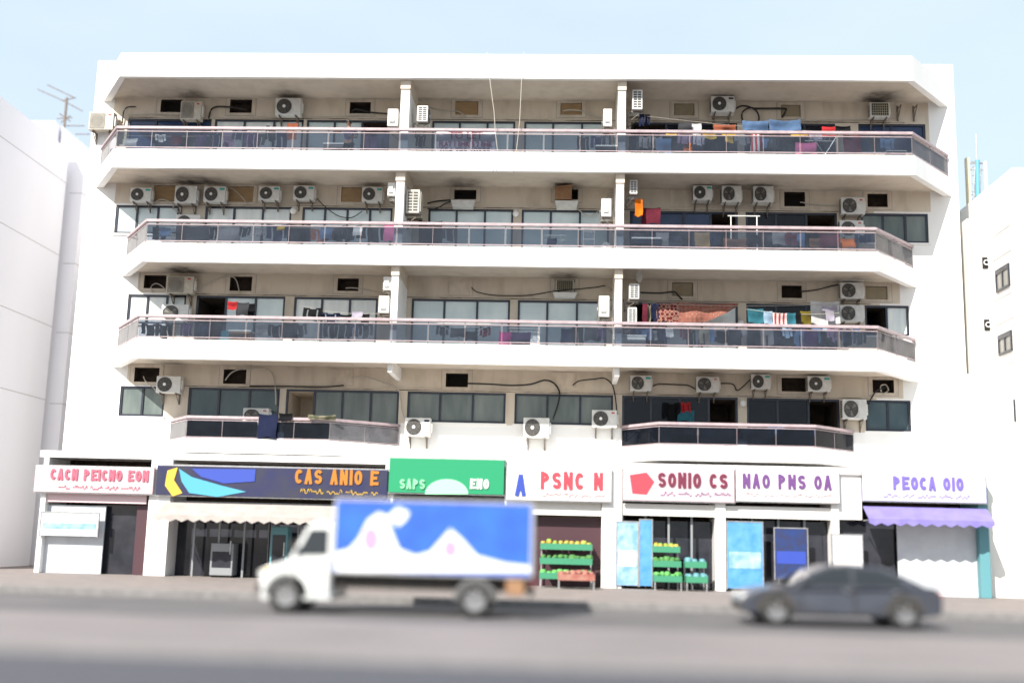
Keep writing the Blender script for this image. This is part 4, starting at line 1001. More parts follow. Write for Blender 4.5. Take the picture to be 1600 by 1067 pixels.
# x0,y0,x1,y1,colour,kind,(Y)
G = {
 (4, 'left'): [(196, 216, 214, 229, 'white', 'cloth'), (243, 210, 258, 222, 'white', 'shirt'), (328, 207, 346, 236, 'navy', 'shirt'), (350, 207, 364, 230, 'mauve', 'towel'), (363, 202, 385, 220, 'navy', 'shirt'), (383, 206, 401, 233, 'purple', 'jacket'),
   (402, 208, 414, 228, 'dark grey', 'trousers'), (416, 196, 430, 222, 'black', 'shirt'), (433, 206, 447, 233, 'navy', 'trousers'), (448, 192, 464, 219, 'rust', 'towel')],
 (4, 'right'): [(999, 178, 1007, 197, 'navy', 'trousers'), (1008, 179, 1016, 196, 'navy', 'trousers'), (1040, 206, 1057, 213, 'yellow', 'cloth'), (1060, 190, 1081, 205, 'dark grey', 'towel'), (1059, 207, 1081, 226, 'mauve', 'shirt'), (1081, 193, 1096, 212, 'white', 'cloth'), (1068, 223, 1082, 236, 'orange', 'cloth'),
   (1083, 211, 1101, 228, 'lilac', 'shirt'), (1097, 203, 1119, 217, 'yellow', 'towel'), (1115, 194, 1150, 205, 'rust', 'towel'), (1128, 206, 1150, 223, 'yellow', 't-shirt'), (1147, 206, 1172, 227, 'grey', 'shirt'), (1160, 188, 1201, 205, 'denim blue', 'sheet'), (1173, 207, 1188, 237, 'red striped', 'towel'),
   (1201, 187, 1251, 206, 'denim blue', 'sheet'), (1236, 206, 1263, 214, 'yellow', 'cloth'), (1243, 222, 1276, 241, 'pink', 'towel'), (1264, 205, 1285, 220, 'lilac', 'towel'), (1284, 198, 1306, 214, 'red', 'towel'), (1305, 197, 1329, 206, 'black', 'cloth'), (1317, 211, 1346, 239, 'maroon', 'sheet'), (1352, 211, 1376, 236, 'black', 't-shirt')],
 (3, 'left'): [(276, 352, 326, 377, 'dark grey', 'sheet'), (328, 353, 341, 374, 'black', 'trousers'), (340, 351, 376, 378, 'grey', 'sheet'), (374, 354, 391, 371, 'black', 'jacket'), (417, 350, 450, 378, 'navy', 'jacket'), (433, 353, 445, 360, 'yellow', 'cloth'), (450, 350, 484, 379, 'black', 'sheet'), (486, 357, 521, 378, 'rust', 'shirt'),
   (535, 352, 563, 377, 'black', 'shirt'), (552, 354, 566, 368, 'white', 'cloth'), (564, 352, 602, 378, 'black', 'jacket'), (600, 351, 616, 377, 'pink', 'towel')],
 (3, 'middle'): [(655, 345, 690, 381, 'black', 'sheet'), (855, 372, 870, 384, 'navy', 'cloth')],
 (3, 'right'): [(992, 311, 1004, 338, 'orange', 'cloth', -1.45), (1003, 324, 1032, 350, 'maroon', 'sheet'), (1031, 366, 1048, 380, 'maroon', 'shirt'), (1048, 367, 1062, 379, 'navy', 'shirt'), (1064, 366, 1082, 381, 'black', 'shirt'), (1085, 363, 1109, 386, 'tan', 'towel'), (1109, 361, 1126, 386, 'navy', 'shirt'), (1130, 372, 1168, 390, 'brown', 'towel'), (1264, 372, 1282, 387, 'brown', 'cloth'), (1281, 364, 1312, 386, 'maroon', 'towel'), (1313, 372, 1337, 387, 'orange', 'towel')],
 (2, 'left'): [(356, 471, 371, 484, 'red', 'cloth'), (370, 472, 388, 493, 'dark grey', 'towel'), (387, 474, 397, 496, 'black', 'cloth'), (474, 480, 503, 502, 'black', 'shirt'), (502, 488, 531, 504, 'navy', 'shirt'), (530, 491, 551, 500, 'black', 'cloth'), (550, 486, 566, 500, 'lilac', 'cloth'), (565, 490, 577, 506, 'black', 'cloth'),
   (506, 502, 522, 528, 'black', 'trousers'), (523, 503, 545, 530, 'black', 'jacket'), (545, 505, 560, 526, 'navy', 'trousers'), (561, 505, 582, 528, 'dark grey', 'shirt')],
 (2, 'middle'): [(682, 508, 701, 525, 'black', 'shirt'), (704, 512, 728, 527, 'dark grey', 'towel'), (727, 517, 746, 532, 'black', 'cloth'), (750, 510, 766, 527, 'maroon', 'shirt'), (780, 518, 798, 541, 'magenta', 'towel'), (799, 518, 829, 542, 'purple', 'towel')],
 (2, 'right'): [(1004, 474, 1012, 505, 'maroon', 'cloth'), (1010, 476, 1019, 503, 'khaki', 'shirt'), (1017, 474, 1029, 504, 'navy', 'shirt'), (1026, 472, 1061, 504, 'red patterned', 'rug', -1.0), (1061, 472, 1154, 504, 'pink patterned', 'curved rug', -1.0), (1168, 482, 1193, 505, 'teal', 'towel'), (1193, 486, 1207, 506, 'pale blue', 'towel'), (1207, 489, 1230, 508, 'red striped', 'towel'),
   (1230, 489, 1243, 508, 'teal', 'cloth'), (1243, 489, 1252, 508, 'black', 'cloth'), (1250, 486, 1267, 508, 'olive', 'towel'), (1266, 470, 1312, 508, 'white', 'sheet', -.9), (1284, 477, 1309, 501, 'lilac', 't-shirt', -1.1),
   (1030, 513, 1048, 532, 'navy', 'shirt'), (1040, 512, 1052, 527, 'white', 'cloth'), (1062, 512, 1080, 530, 'maroon', 'shirt'), (1092, 513, 1108, 538, 'khaki', 'trousers'), (1108, 512, 1116, 535, 'denim blue', 'towel'), (1115, 513, 1127, 535, 'grey', 'trousers'), (1138, 512, 1150, 530, 'denim blue', 'shirt'), (1153, 511, 1168, 528, 'grey', 'shirt'), (1178, 514, 1196, 538, 'denim blue', 'trousers'),
   (1202, 512, 1220, 536, 'navy', 'shirt'), (1222, 512, 1238, 528, 'pale blue', 'shirt'), (1240, 513, 1258, 538, 'denim blue', 'trousers'), (1268, 511, 1284, 535, 'denim blue', 'trousers'), (1285, 512, 1293, 541, 'pale blue', 'cloth'), (1292, 513, 1309, 534, 'mauve', 'shirt'), (1312, 513, 1328, 535, 'navy', 'shirt'), (1332, 512, 1344, 530, 'denim blue', 'towel')],
 (1, 'left'): [(404, 646, 432, 684, 'navy', 'towel', -1.6), (436, 645, 456, 658, 'black', 'cloth', -1.6), (482, 647, 524, 656, 'khaki', 'cloth', -1.62)],
 (1, 'right'): [(1036, 628, 1063, 657, 'black', 'jacket', -.12), (1064, 628, 1079, 648, 'red', 'shirt', -.12), (1058, 640, 1085, 658, 'teal', 'cloth', -.1), (1200, 664, 1225, 684, 'denim blue', 'shirt', -1.1), (1240, 664, 1262, 686, 'navy', 'jacket', -1.1)]}
_r = random.Random(21)
def more(k, side, x0, x1, yt, yb, n, cols, Yc=None):
    for i in range(n):
        w_ = _r.uniform(13, 26); x = x0+(x1-x0-w_)*(i+.5*_r.random())/n; c = _r.choice(cols); kd = _r.choice(['shirt', 'towel', 'trousers', 'jacket', 'sheet'])
        r = (x, yt+_r.uniform(0, 4), x+w_, yb-_r.uniform(0, 9), c, kd)
        G[(k, side)].append(r if Yc is None else r+(Yc,))
DK = ['black', 'navy', 'dark grey', 'black', 'maroon', 'denim blue', 'purple', 'grey']
G[(4, 'middle')] = []
more(4, 'left', 262, 330, 208, 236, 3, DK); more(4, 'left', 565, 622, 208, 238, 2, DK); more(4, 'middle', 640, 680, 210, 238, 1, DK); more(4, 'middle', 900, 965, 210, 240, 2, DK); more(4, 'right', 980, 1062, 212, 240, 4, DK); more(4, 'right', 1186, 1245, 212, 240, 3, DK); more(4, 'right', 1375, 1425, 214, 240, 2, DK)
more(3, 'left', 235, 275, 352, 376, 2, DK); more(3, 'left', 395, 420, 352, 378, 1, DK); more(3, 'left', 500, 540, 352, 378, 2, DK); more(3, 'middle', 690, 720, 354, 380, 1, DK); more(3, 'right', 975, 1090, 360, 386, 6, DK); more(3, 'right', 1165, 1275, 362, 388, 5, DK); more(3, 'right', 1335, 1365, 363, 388, 1, DK)
more(2, 'left', 215, 350, 503, 530, 4, DK); more(2, 'left', 390, 500, 503, 532, 4, DK); more(2, 'middle', 870, 960, 510, 538, 4, DK); more(2, 'right', 985, 1035, 512, 540, 3, DK); more(2, 'right', 1060, 1370, 514, 544, 12, DK)
more(1, 'left', 300, 400, 662, 686, 4, DK, -1.1); more(1, 'left', 440, 520, 662, 686, 4, DK, -1.1); more(1, 'right', 1040, 1190, 668, 690, 7, DK, -1.1); more(1, 'right', 1265, 1285, 668, 690, 1, DK, -1.1)
ORD = 'first second third fourth fifth sixth seventh eighth ninth tenth eleventh twelfth thirteenth fourteenth fifteenth sixteenth seventeenth eighteenth nineteenth twentieth'.split()
ORD += ['twenty-'+x for x in ORD[:9]]+['thirtieth']+['thirty-'+x for x in ORD[:9]]+['fortieth']+['forty-'+x for x in ORD[:9]]+['fiftieth']+['fifty-'+x for x in ORD[:9]]+['sixtieth']+['sixty-'+x for x in ORD[:9]]
NAMEK = {'cloth': 'cloth', 'shirt': 'shirt', 'towel': 'towel', 'jacket': 'jacket', 'trousers': 'trousers', 'sheet': 'sheet', 't-shirt': 't_shirt', 'rug': 'rug', 'curved rug': 'rug'}
for (k, side), items in G.items():
    items = sorted(items, key=lambda r: r[0])
    for i, r in enumerate(items):
        x0, y0, x1, y1, col, kind = r[:6]; Y = r[6] if len(r) > 6 else -1.25-.12*(i % 3)
        if k == 1 and len(r) < 7: Y = -1.1
        if col == 'red striped': m = cmat(col, (.55, .04, .05), (.72, .70, .68), 'stripe')
        elif col == 'red patterned': m = cmat(col, (.24, .035, .035), (.42, .22, .17), 'rug')
        elif col == 'pink patterned': m = cmat(col, (.50, .26, .19), (.33, .12, .09), 'rug')
        elif col == 'khaki' and k == 1: m = cmat('camouflage', (.28, .25, .18), (.08, .09, .05))
        else: m = cmat(col, COLS[col])
        o = cloth(x0, y0, x1, y1, col, kind, Y).build(NAMEK[kind], m, smooth=True, fix=False)
        nm = {'curved rug': 'rug with curved edge'}.get(kind, kind)
        tag(o, f'{col} {nm}, {ORD[i]} hung piece from left, {side} bay, {FLOORNAME[k]}', {'curved rug': 'rug', 'rug': 'rug', 'sheet': 'sheet', 'towel': 'towel', 'cloth': 'cloth'}.get(kind, kind), f'laundry on the {FLOORNAME[k]} balcony')
# the lines they hang on
for k, side, x0, y0, x1, y1, Y in ((4, 'left', 190, 212, 470, 205, -1.35), (4, 'right', 1010, 182, 1380, 210, -1.25), (3, 'left', 270, 352, 616, 351, -1.35), (2, 'left', 470, 478, 592, 490, -1.3), (2, 'right', 1004, 473, 1312, 474, -1.0), (2, 'lower right', 1020, 511, 1360, 513, -1.35), (2, 'upper right', 1165, 483, 1312, 489, -1.3)):
    a, b = at(x0, y0, Y), at(x1, y1, Y); n = 10
    o = MB().tube([a.lerp(b, i/n)+Vector((0, 0, -.10*math.sin(math.pi*i/n))) for i in range(n+1)], .008, 4).build('washing_line', M['cablepale'])
    tag(o, f'thin pale washing line strung across the {side} bay, {FLOORNAME[k]}', 'washing line', 'washing lines')

def rack(x0, x1, ytop, ybot, k, lab, Y=-1.1):
    a, b = at(x0, ytop, Y), at(x1, ybot, Y); zb = ZK(k)+.25; zt = a.z
    t = thing('drying_rack', lab, 'drying rack', ((a.x+b.x)/2, Y, zb), 'folding racks on the balconies')
    for yy in (Y-.25, Y+.25):
        f = MB().bar((a.x, yy, zb+.01), (b.x, yy, zt), .014).bar((b.x, yy+.03, zb+.01), (a.x, yy+.03, zt), .014); f.build('cross_leg', M['steel'], t)
    q = MB()
    for i in range(6):
        x = a.x+(b.x-a.x)*i/5; q.bar((x, Y-.28, zt+.012), (x, Y+.31, zt+.012), .009, 5)
    q.bar((a.x-.1, Y-.28, zt+.012), (b.x+.1, Y-.28, zt+.012), .012, 5).bar((a.x-.1, Y+.31, zt+.012), (b.x+.1, Y+.31, zt+.012), .012, 5)
    q.build('top_rails', M['acwhite'], t)
rack(257, 300, 352, 378, 3, 'white folding drying rack behind the left end glass, third floor')
rack(856, 880, 372, 386, 3, 'low folding drying rack in the middle bay, third floor')
rack(690, 762, 508, 532, 2, 'wide folding drying rack right of the first pillar, second floor')
rack(800, 842, 516, 536, 2, 'drying rack with purple towel in the middle bay, second floor')
rack(1266, 1306, 216, 240, 4, 'blue-white folding drying rack behind the glass, top floor right')
a, b = at(912, 362, -1.0), at(929, 386, -1.0)
t = thing('step_ladder', 'short metal step ladder leaning near the second pillar, third floor', 'ladder', ((a.x+b.x)/2, -1, ZK(3)+.25))
for x in (a.x, b.x): MB().bar((x, -1.0, ZK(3)+.25), (x, -.75, a.z+.2), .022).build('side_rail', M['steel'], t)
q = MB()
for i in range(5): q.box(a.x, b.x, -.98+.05*i, -.9+.05*i, ZK(3)+.45+i*.27, ZK(3)+.48+i*.27)
for i in range(1): q.build('rungs', M['steel'], t)
a, b = at(1142, 338, -1.2), at(1183, 372, -1.2)
t = thing('garment_rail', 'white upright garment rail standing by the open window, third floor right', 'garment rail', ((a.x+b.x)/2, -1.2, ZK(3)+.25))
for x in (a.x, b.x): MB().bar((x, -1.2, ZK(3)+.25), (x, -1.2, a.z), .02).build('upright', M['acwhite'], t)
MB().bar((a.x-.1, -1.2, a.z+.01), (b.x+.1, -1.2, a.z+.01), .02).build('crossbar', M['acwhite'], t)
for x in (a.x, b.x): MB().bar((x, -1.5, ZK(3)+.265), (x, -.9, ZK(3)+.265), .02).build('foot', M['acwhite'], t)
def chair(px, k, m, lab):
    p = at(px, 300, -1.2); z = ZK(k)+.25; t = thing('plastic_chair', lab, 'chair', (p.x, -1.2, z), 'chairs on the balconies'); x = p.x
    MB().box(x-.22, x+.22, -1.42, -.98, z+.42, z+.455).build('seat', m, t, bevel=.012)
    MB().loft([[(x-.21, -1.0, z+.456), (x+.21, -1.0, z+.456), (x+.21, -.97, z+.456), (x-.21, -.97, z+.456)], [(x-.2, -.88, z+.9), (x+.2, -.88, z+.9), (x+.2, -.85, z+.9), (x-.2, -.85, z+.9)]]).build('backrest', m, t)
    for sx in (-1, 1):
        for yy in (-1.39, -1.01): MB().bar((x+sx*.19, yy, z+.419), (x+sx*.22, yy+(.03 if yy > -1.1 else -.03), z), .018).build('leg', M['acwhite'], t)
chair(366, 2, CL['teal'], 'teal chair with white legs behind the left glass, second floor')
chair(838, 2, M['acwhite'], 'white chair in the middle bay, second floor')
# odds and ends standing on the balcony floors
p = at(947, 372, -1.2); z = ZK(3)+.25; q = MB(); rn = random.Random(3)
rings = []
for zz, rr in ((0, .22), (.2, .27), (.45, .25), (.65, .2), (.8, .1)):
    rings.append([(p.x+rr*math.cos(i*.628)*rn.uniform(.85, 1.15), -1.2+rr*math.sin(i*.628)*rn.uniform(.85, 1.15), z+zz+rn.uniform(-.03, .03)) for i in range(10)])
o = q.loft(rings).build('foil_sack', mat('crumpled_foil', (.6, .6, .58), .3, (.3, .3, .3), 9, metal=.7, bump=.8, bscale=14)); tag(o, 'crumpled silver sack beside the second pillar, third floor', 'sack')
p = at(590, 530, -1.2); z = ZK(2)+.25
o = MB().loft([[(p.x+rr*math.cos(i*math.pi/10), -1.2+rr*math.sin(i*math.pi/10), z+zz) for i in range(20)] for zz, rr in ((0, .22), (.3, .32), (.46, .36), (.47, .33), (.3, .29), (.05, .2))]).build('wash_basin', CL['red'], smooth=False); tag(o, 'red plastic wash basin near the first pillar, second floor', 'basin')
a, b = at(1304, 410, -1.3), at(1330, 420, -1.3)
t = thing('foil_cover', 'pale bag lying over the upper stacked air conditioner, second floor', 'bag', at(1330, 440, -.25))
c = at(1330, 440, -.25)
MB().loft([[(c.x+rr*1.5*math.cos(i*math.pi/6), -.27+rr*.5*math.sin(i*math.pi/6), c.z+zz+.01*math.sin(i*2.1)) for i in range(12)] for zz, rr in ((.012, .27), (.05, .29), (.1, .2), (.13, .06))]).build('plastic_sheet', M['acwhite'], t, smooth=True)

def bucket(px, k, m, lab):
    p = at(px, 300, -1.5); z = ZK(k)+.25; t = thing('bucket', lab, 'bucket', (p.x, -1.5, z), 'buckets on the balcony floors'); c = Vector((p.x, -1.5, z))
    MB().loft([[(c.x+r_*math.cos(i*math.pi/8), c.y+r_*math.sin(i*math.pi/8), z+h_) for i in range(16)] for h_, r_ in ((0, .15), (.36, .2), (.37, .19), (.05, .14))]).build('pail', m, t)
    MB().tube([(c.x+.2*math.cos(i*math.pi/10), c.y-.03, z+.36+.17*math.sin(i*math.pi/10)) for i in range(11)], .008, 5).build('handle', M['steel'], t)
def sbox(px, k, m, w_, h_, lab):
    p = at(px, 300, -1.4); z = ZK(k)+.25; t = thing('storage_box', lab, 'box', (p.x, -1.4, z), 'boxes stored on the balconies')
    MB().box(p.x-w_/2, p.x+w_/2, -1.6, -1.2, z, z+h_).build('tub', m, t, bevel=.015); MB().box(p.x-w_/2-.02, p.x+w_/2+.02, -1.62, -1.18, z+h_+.001, z+h_+.05).build('lid', M['acwhite'], t, bevel=.01)
bucket(632, 4, CL['denim blue'], 'blue bucket beside the first pillar on the top floor'); bucket(700, 3, CL['red'], 'red bucket right of the first pillar on the third floor')
bucket(855, 2, CL['teal'], 'teal bucket in the middle bay of the second floor'); bucket(1340, 3, CL['grey'], 'grey bucket near the right end of the third floor')
sbox(392, 2, M['carton'], .7, .75, 'brown carton-coloured storage box on the second floor, left bay'); sbox(950, 4, CL['dark grey'], .8, .8, 'dark grey storage box left of the second pillar, top floor')
sbox(1010, 3, CL['navy'], .9, .85, 'navy storage box right of the second pillar, third floor'); sbox(985, 2, M['acwhite'], 1.0, .8, 'large white storage box behind the second pillar, second floor')
sbox(520, 4, CL['grey'], .7, .8, 'grey storage box beside the person on the top floor'); sbox(1400, 4, CL['denim blue'], .6, .7, 'blue storage box at the right end of the top floor')

# the banner behind the top floor rail
Yb = -1.96; a, b = at(682, 204, Yb), at(773, 240, Yb)
t = thing('to_let_banner', 'white letting banner with maroon lettering behind the top floor rail', 'banner', ((a.x+b.x)/2, Yb, b.z))
mb_ = mat('banner_vinyl', (.86, .80, .82), .6, (.76, .70, .74), 3); q = MB(); nx = 26
for i in range(nx):
    def pp(i, z): 
        u = i/nx; return (a.x+(b.x-a.x)*u, Yb+.012*math.sin(u*23), z+(.04*math.sin(u*9) if z > b.z+.3 else 0))
    q.poly([pp(i, b.z), pp(i+1, b.z), pp(i+1, a.z), pp(i, a.z)])
q.build('vinyl', mb_, t, smooth=True, fix=False)
xc = (a.x+b.x)/2; H = a.z-b.z; ml = mat('banner_maroon_ink', (.42, .04, .10), .6); mk = mat('banner_dark_ink', (.05, .04, .06), .6)
text_mesh('TO LET', .40, 'headline', ml, (xc, Yb-.03, b.z+H*.62), t, width=1.1)
text_mesh('FLAT 1 BHK & 2 BHK', .25, 'middle_line', ml, (xc, Yb-.03, b.z+H*.28), t, width=1.72)
text_mesh('054 795 60335', .26, 'number_line', mk, (xc, Yb-.03, b.z+H*-.02), t, width=1.6)

# ------------------------------------------------------------------ the man on the top balcony
def skinned(name, nodes, edges, m, parent=None, sub=2):
    me = bpy.data.meshes.new(name); off = wloc(parent) if parent else Vector((0, 0, 0))
    me.from_pydata([tuple(Vector(n[:3])-off) for n in nodes], edges, []); me.materials.append(m)
    o = bpy.data.objects.new(name, me); COL.objects.link(o)
    if parent: o.parent = parent
    md = o.modifiers.new('skin', 'SKIN'); md.use_smooth_shade = True
    if not me.skin_vertices: me.attributes.new('skin', 'FLOAT', 'POINT')
    for i, n in enumerate(nodes):
        sv = me.skin_vertices[0].data[i]; sv.radius = (n[3], n[4] if len(n) > 4 else n[3]); sv.use_root = i == 0
    o.modifiers.new('subdivision', 'SUBSURF').levels = sub; o.modifiers['subdivision'].render_levels = sub
    return o
def skinned_safe(*a, **k):
    return skinned(*a, **k)
px_ = at(546, 200, -1.62); X, Yp, Z0 = px_.x, -1.62, ZK(4)+.25
hz = at(545, 189, Yp).z - Z0
k_ = hz/1.70
def N(x, y, z, *r): return (X+x*k_, Yp+y*k_, Z0+z*k_, *[v*k_ for v in r])
man = thing('person', 'dark-haired person in a navy shirt leaning at the top floor rail, one arm out', 'person', (X, Yp, Z0))
nodes = [N(0, 0, .95, .15, .11), N(0, 0, 1.12, .135, .10), N(.0, 0, 1.32, .165, .105), N(0, -.01, 1.43, .06), N(-.01, -.03, 1.52, .055), N(-.02, -.05, 1.60, .082, .092), N(-.02, -.05, 1.66, .06, .07),
  N(-.20, -.02, 1.38, .058), N(-.38, -.16, 1.24, .045), N(-.60, -.30, 1.27, .034), N(-.68, -.33, 1.28, .036, .02),
  N(.20, 0, 1.38, .058), N(.27, .02, 1.12, .045), N(.16, -.20, 1.02, .034), N(.10, -.26, 1.03, .036, .02),
  N(-.09, 0, .86, .09), N(-.10, -.02, .48, .06), N(-.10, .02, .08, .042), N(-.10, -.12, .035, .04, .03),
  N(.09, 0, .86, .09), N(.11, -.02, .48, .06), N(.11, .02, .08, .042), N(.11, -.12, .035, .04, .03)]
edges = [(0, 1), (1, 2), (2, 3), (3, 4), (4, 5), (5, 6), (2, 7), (7, 8), (8, 9), (9, 10), (2, 11), (11, 12), (12, 13), (13, 14), (0, 15), (15, 16), (16, 17), (17, 18), (0, 19), (19, 20), (20, 21), (21, 22)]
nf = len(nodes)
for hand, (hx, hy, hz_) in ((10, (-.68, -.33, 1.28)), (14, (.10, -.26, 1.03))):
    for j, (dx, dy, dz, L) in enumerate(((-.01, -.02, .035, .05), (-.03, -.012, .012, .085), (-.032, -.012, -.004, .09), (-.03, -.012, -.018, .085), (-.026, -.012, -.03, .07))):
        s_ = 1
        i0 = len(nodes); nodes.append(N(hx+dx*1.4, hy+dy*1.4, hz_+dz, .009)); nodes.append(N(hx+dx*1.4-L*.6, hy+dy-L*.35, hz_+dz*1.2-.012, .007)); edges += [(hand, i0), (i0, i0+1)]
body = skinned('body', nodes, edges, M['skin'], man)
sh_n = [N(0, 0, .90, .175, .13), N(0, 0, 1.12, .155, .12), N(0, 0, 1.32, .18, .122), N(0, -.005, 1.40, .085), N(-.20, -.02, 1.385, .075), N(-.36, -.145, 1.255, .064), N(.20, 0, 1.385, .075), N(.265, .02, 1.15, .062)]
skinned('shirt', sh_n, [(0, 1), (1, 2), (2, 3), (2, 4), (4, 5), (2, 6), (6, 7)], M['navycloth'], man)
tr_n = [N(0, 0, .93, .16, .12), N(-.09, 0, .82, .105), N(-.10, -.02, .48, .075), N(-.10, .02, .10, .06), N(.09, 0, .82, .105), N(.11, -.02, .48, .075), N(.11, .02, .10, .06)]
skinned('trousers', tr_n, [(0, 1), (1, 2), (2, 3), (0, 4), (4, 5), (5, 6)], CL['dark grey'], man)
hc = Vector(N(-.02, -.035, 1.635)[:3]); MB().ball(hc, .10*k_, 14, 9, (1, 1.08, .82)).build('hair', M['hair'], man, smooth=True)
fc = Vector(N(-.02, -.145, 1.585)[:3])
for sx in (-.03, .03): MB().ball(fc+Vector((sx*k_, .012, .012)), .011*k_, 8, 6).build('eye', M['hair'], man, smooth=True)
MB().loft([[fc+Vector((dx*k_, dy*k_, dz*k_)) for dx, dy, dz in r_] for r_ in ([(-.008, .01, .015), (.008, .01, .015), (0, .03, .016)], [(-.016, -.012, -.018), (.016, -.012, -.018), (0, .03, -.02)])]).build('nose', M['skin'], man)
MB().box(fc.x-.022*k_, fc.x+.022*k_, fc.y-.002, fc.y+.02, fc.z-.045*k_, fc.z-.036*k_).build('mouth', M['maroonlet'], man)
for sx in (-.092, .092): MB().ball(fc+Vector((sx*k_, .10*k_, 0)), .024*k_, 8, 6, (.5, .8, 1.3)).build('ear', M['skin'], man, smooth=True)

# ------------------------------------------------------------------ vehicles
M['tyre'] = mat('tyre_rubber', (.02, .02, .02), .85); M['rim'] = mat('alloy_rim', (.4, .4, .41), .3, metal=.8)
M['vglass'] = mat('vehicle_glass', (.015, .018, .02), .05, spec=.6); M['truckwhite'] = mat('white_vehicle_paint', (.62, .63, .62), .3, (.55, .56, .55), 2)
M['carpaint'] = mat('dark_grey_car_paint', (.035, .038, .05), .22, (.045, .048, .06), 2, spec=.6); M['lampred'] = mat('red_tail_lens', (.42, .02, .02), .2)
M['lampclear'] = mat('clear_lamp_lens', (.6, .6, .58), .12); M['under'] = mat('dirty_chassis', (.03, .028, .026), .8, (.06, .05, .04), 8)
M['adblue'] = mat('advert_blue', (.025, .09, .48), .35, (.03, .13, .55), 2); M['adwhite'] = mat('advert_white', (.72, .73, .76), .35); M['adpink'] = mat('advert_pink', (.62, .26, .38), .4)
def wheel(x, y, z, r, wd, side, par):
    n = 28; t = bpy.data.objects.new('wheel', None); COL.objects.link(t); t.parent = par; t.location = Vector((x, y, z))-wloc(par)
    prof = ((.62, 0), (.94, 0), (1, .12), (1, .88), (.94, 1), (.62, 1))
    MB().loft([[(x+r*p*math.cos(2*math.pi*i/n), y+side*wd*(q-.5)*1, z+r*p*math.sin(2*math.pi*i/n)) for i in range(n)] for p, q in prof], caps=False).build('tyre', M['tyre'], t, smooth=True)
    q = MB(); ys = y+side*wd*.38
    q.slab([(x+r*.63*math.cos(2*math.pi*i/n), z+r*.63*math.sin(2*math.pi*i/n)) for i in range(n)], min(ys, ys-side*.02), max(ys, ys-side*.02))
    for k in range(5):
        a = 2*math.pi*k/5; q.loft([[(x+rr*math.cos(a+da), ys+side*dd, z+rr*math.sin(a+da)) for da, dd in ((-w_, .002), (w_, .002), (w_, .02), (-w_, .02))] for rr, w_ in ((r*.12, .5), (r*.6, .12))])
    q.build('rim', M['rim'], t)
def shell(prof, yn, yf, tuck, name, m, par, bevel=.04, top=None):
    """side outline prof (x,z, inset) swept between the near (yn) and far (yf) sides, with each point pulled in by its own inset"""
    n = len(prof); ym = (yn+yf)/2
    rings = [[(x, yn+i_, z) for x, z, i_ in prof]]
    rings.append([(x, ym, z) for x, z, i_ in prof]); rings.append([(x, yf-i_, z) for x, z, i_ in prof])
    return MB().loft(rings).build(name, m, par, bevel=bevel)
# truck ------------------------------------------------------------
YT = -14.1; YTf = YT+1.75
T = lambda px, py: at(px, py, YT)
Zt = lambda py: T(640, py).z
x0, x1 = T(520, 850).x, T(832, 850).x; zb, zt = T(680, 900).z, T(680, 781).z
M['seam'] = mat('dark_seam', (.10, .10, .10), .6)
tk = thing('box_truck', 'small white truck with a blue and white advert box', 'truck', ((T(410, 900).x+x1)/2, YT+.9, 0))
MB().box(x0, x1, YT, YTf, zb, zt).build('cargo_box', M['truckwhite'], tk, bevel=.03)
f = MB(); e = .05
f.box(x0+.02, x1-.02, YT-.022, YT-.002, zb+.01, zb+e).box(x0+.02, x1-.02, YT-.022, YT-.002, zt-e, zt-.01)
f.build('box_trim', M['steel'], tk)
MB().box(x0+.04, x1-.04, YT-.012, YT-.002, zb+e+.005, zt-e-.005).build('advert_panel', M['adblue'], tk)
ad = [c for c in COL.objects if c.name.startswith('advert_panel')][-1]
def art(pts, d, m, nm): MB().slab([(T(a, b).x, T(a, b).z) for a, b in pts], YT-.013-d, YT-.0125).build(nm, m, ad)
art([(525, 893), (525, 862), (545, 858), (560, 842), (575, 812), (592, 800), (606, 806), (614, 835), (624, 858), (650, 868), (672, 862), (690, 842), (704, 826), (722, 842), (745, 868), (790, 880), (828, 884), (828, 893)], .003, M['adwhite'], 'white_flames')
art([(580+13*math.cos(i*.524), 842+20*math.sin(i*.524)) for i in range(12)], .006, M['adpink'], 'pink_spot'); art([(704+12*math.cos(i*.524), 857+15*math.sin(i*.524)) for i in range(12)], .006, M['adpink'], 'pink_spot')
art([(606, 806), (622, 792), (640, 800), (634, 812), (622, 822)], .006, M['adwhite'], 'white_spot')
MB().box(T(470, 900).x, x1-.1, YT+.25, YTf-.25, .50, zb-.003).build('chassis', M['under'], tk)
MB().box(x1-.06, x1+.02, YT+.1, YTf-.1, .42, .6).build('rear_bumper', M['under'], tk)
MB().box(x1-.5, x1-.14, YT+.02, YT+.2, .45, zb-.02).build('fuel_tank', M['carton'], tk, bevel=.03)
cp = [(407, 938), (405, 905), (409, 888), (430, 880), (458, 872), (517, 868), (517, 938)]
shell([(T(a, b).x, T(a, b).z, .0 if b > 880 else .05) for a, b in cp], YT+.02, YTf-.02, 0, 'cab_body', M['truckwhite'], tk, .05)
gh = [(448, 877), (478, 822), (492, 815), (517, 815), (517, 869)]
shell([(T(a, b).x, T(a, b).z, .04 if b > 860 else .17) for a, b in gh], YT+.02, YTf-.02, 0, 'cab_roof', M['truckwhite'], tk, .03)
def slantq(pts, y0s, m, nm, par):   # near-side pane following the tumblehome
    P_ = [(T(a, b).x, y, T(a, b).z) for (a, b), y in zip(pts, y0s)]
    MB().loft([P_, [(x, y+.02, z) for x, y, z in P_]]).build(nm, m, par)
sm_ = MB()
for px in (459.5, 515): sm_.box(T(px, 900).x-.008, T(px, 900).x+.008, YT+.005, YT+.017, Zt(930), Zt(870))
sm_.box(T(459.5, 900).x+.009, T(515, 900).x-.009, YT+.005, YT+.017, Zt(931), Zt(930)).build('door_seam', M['seam'], tk)
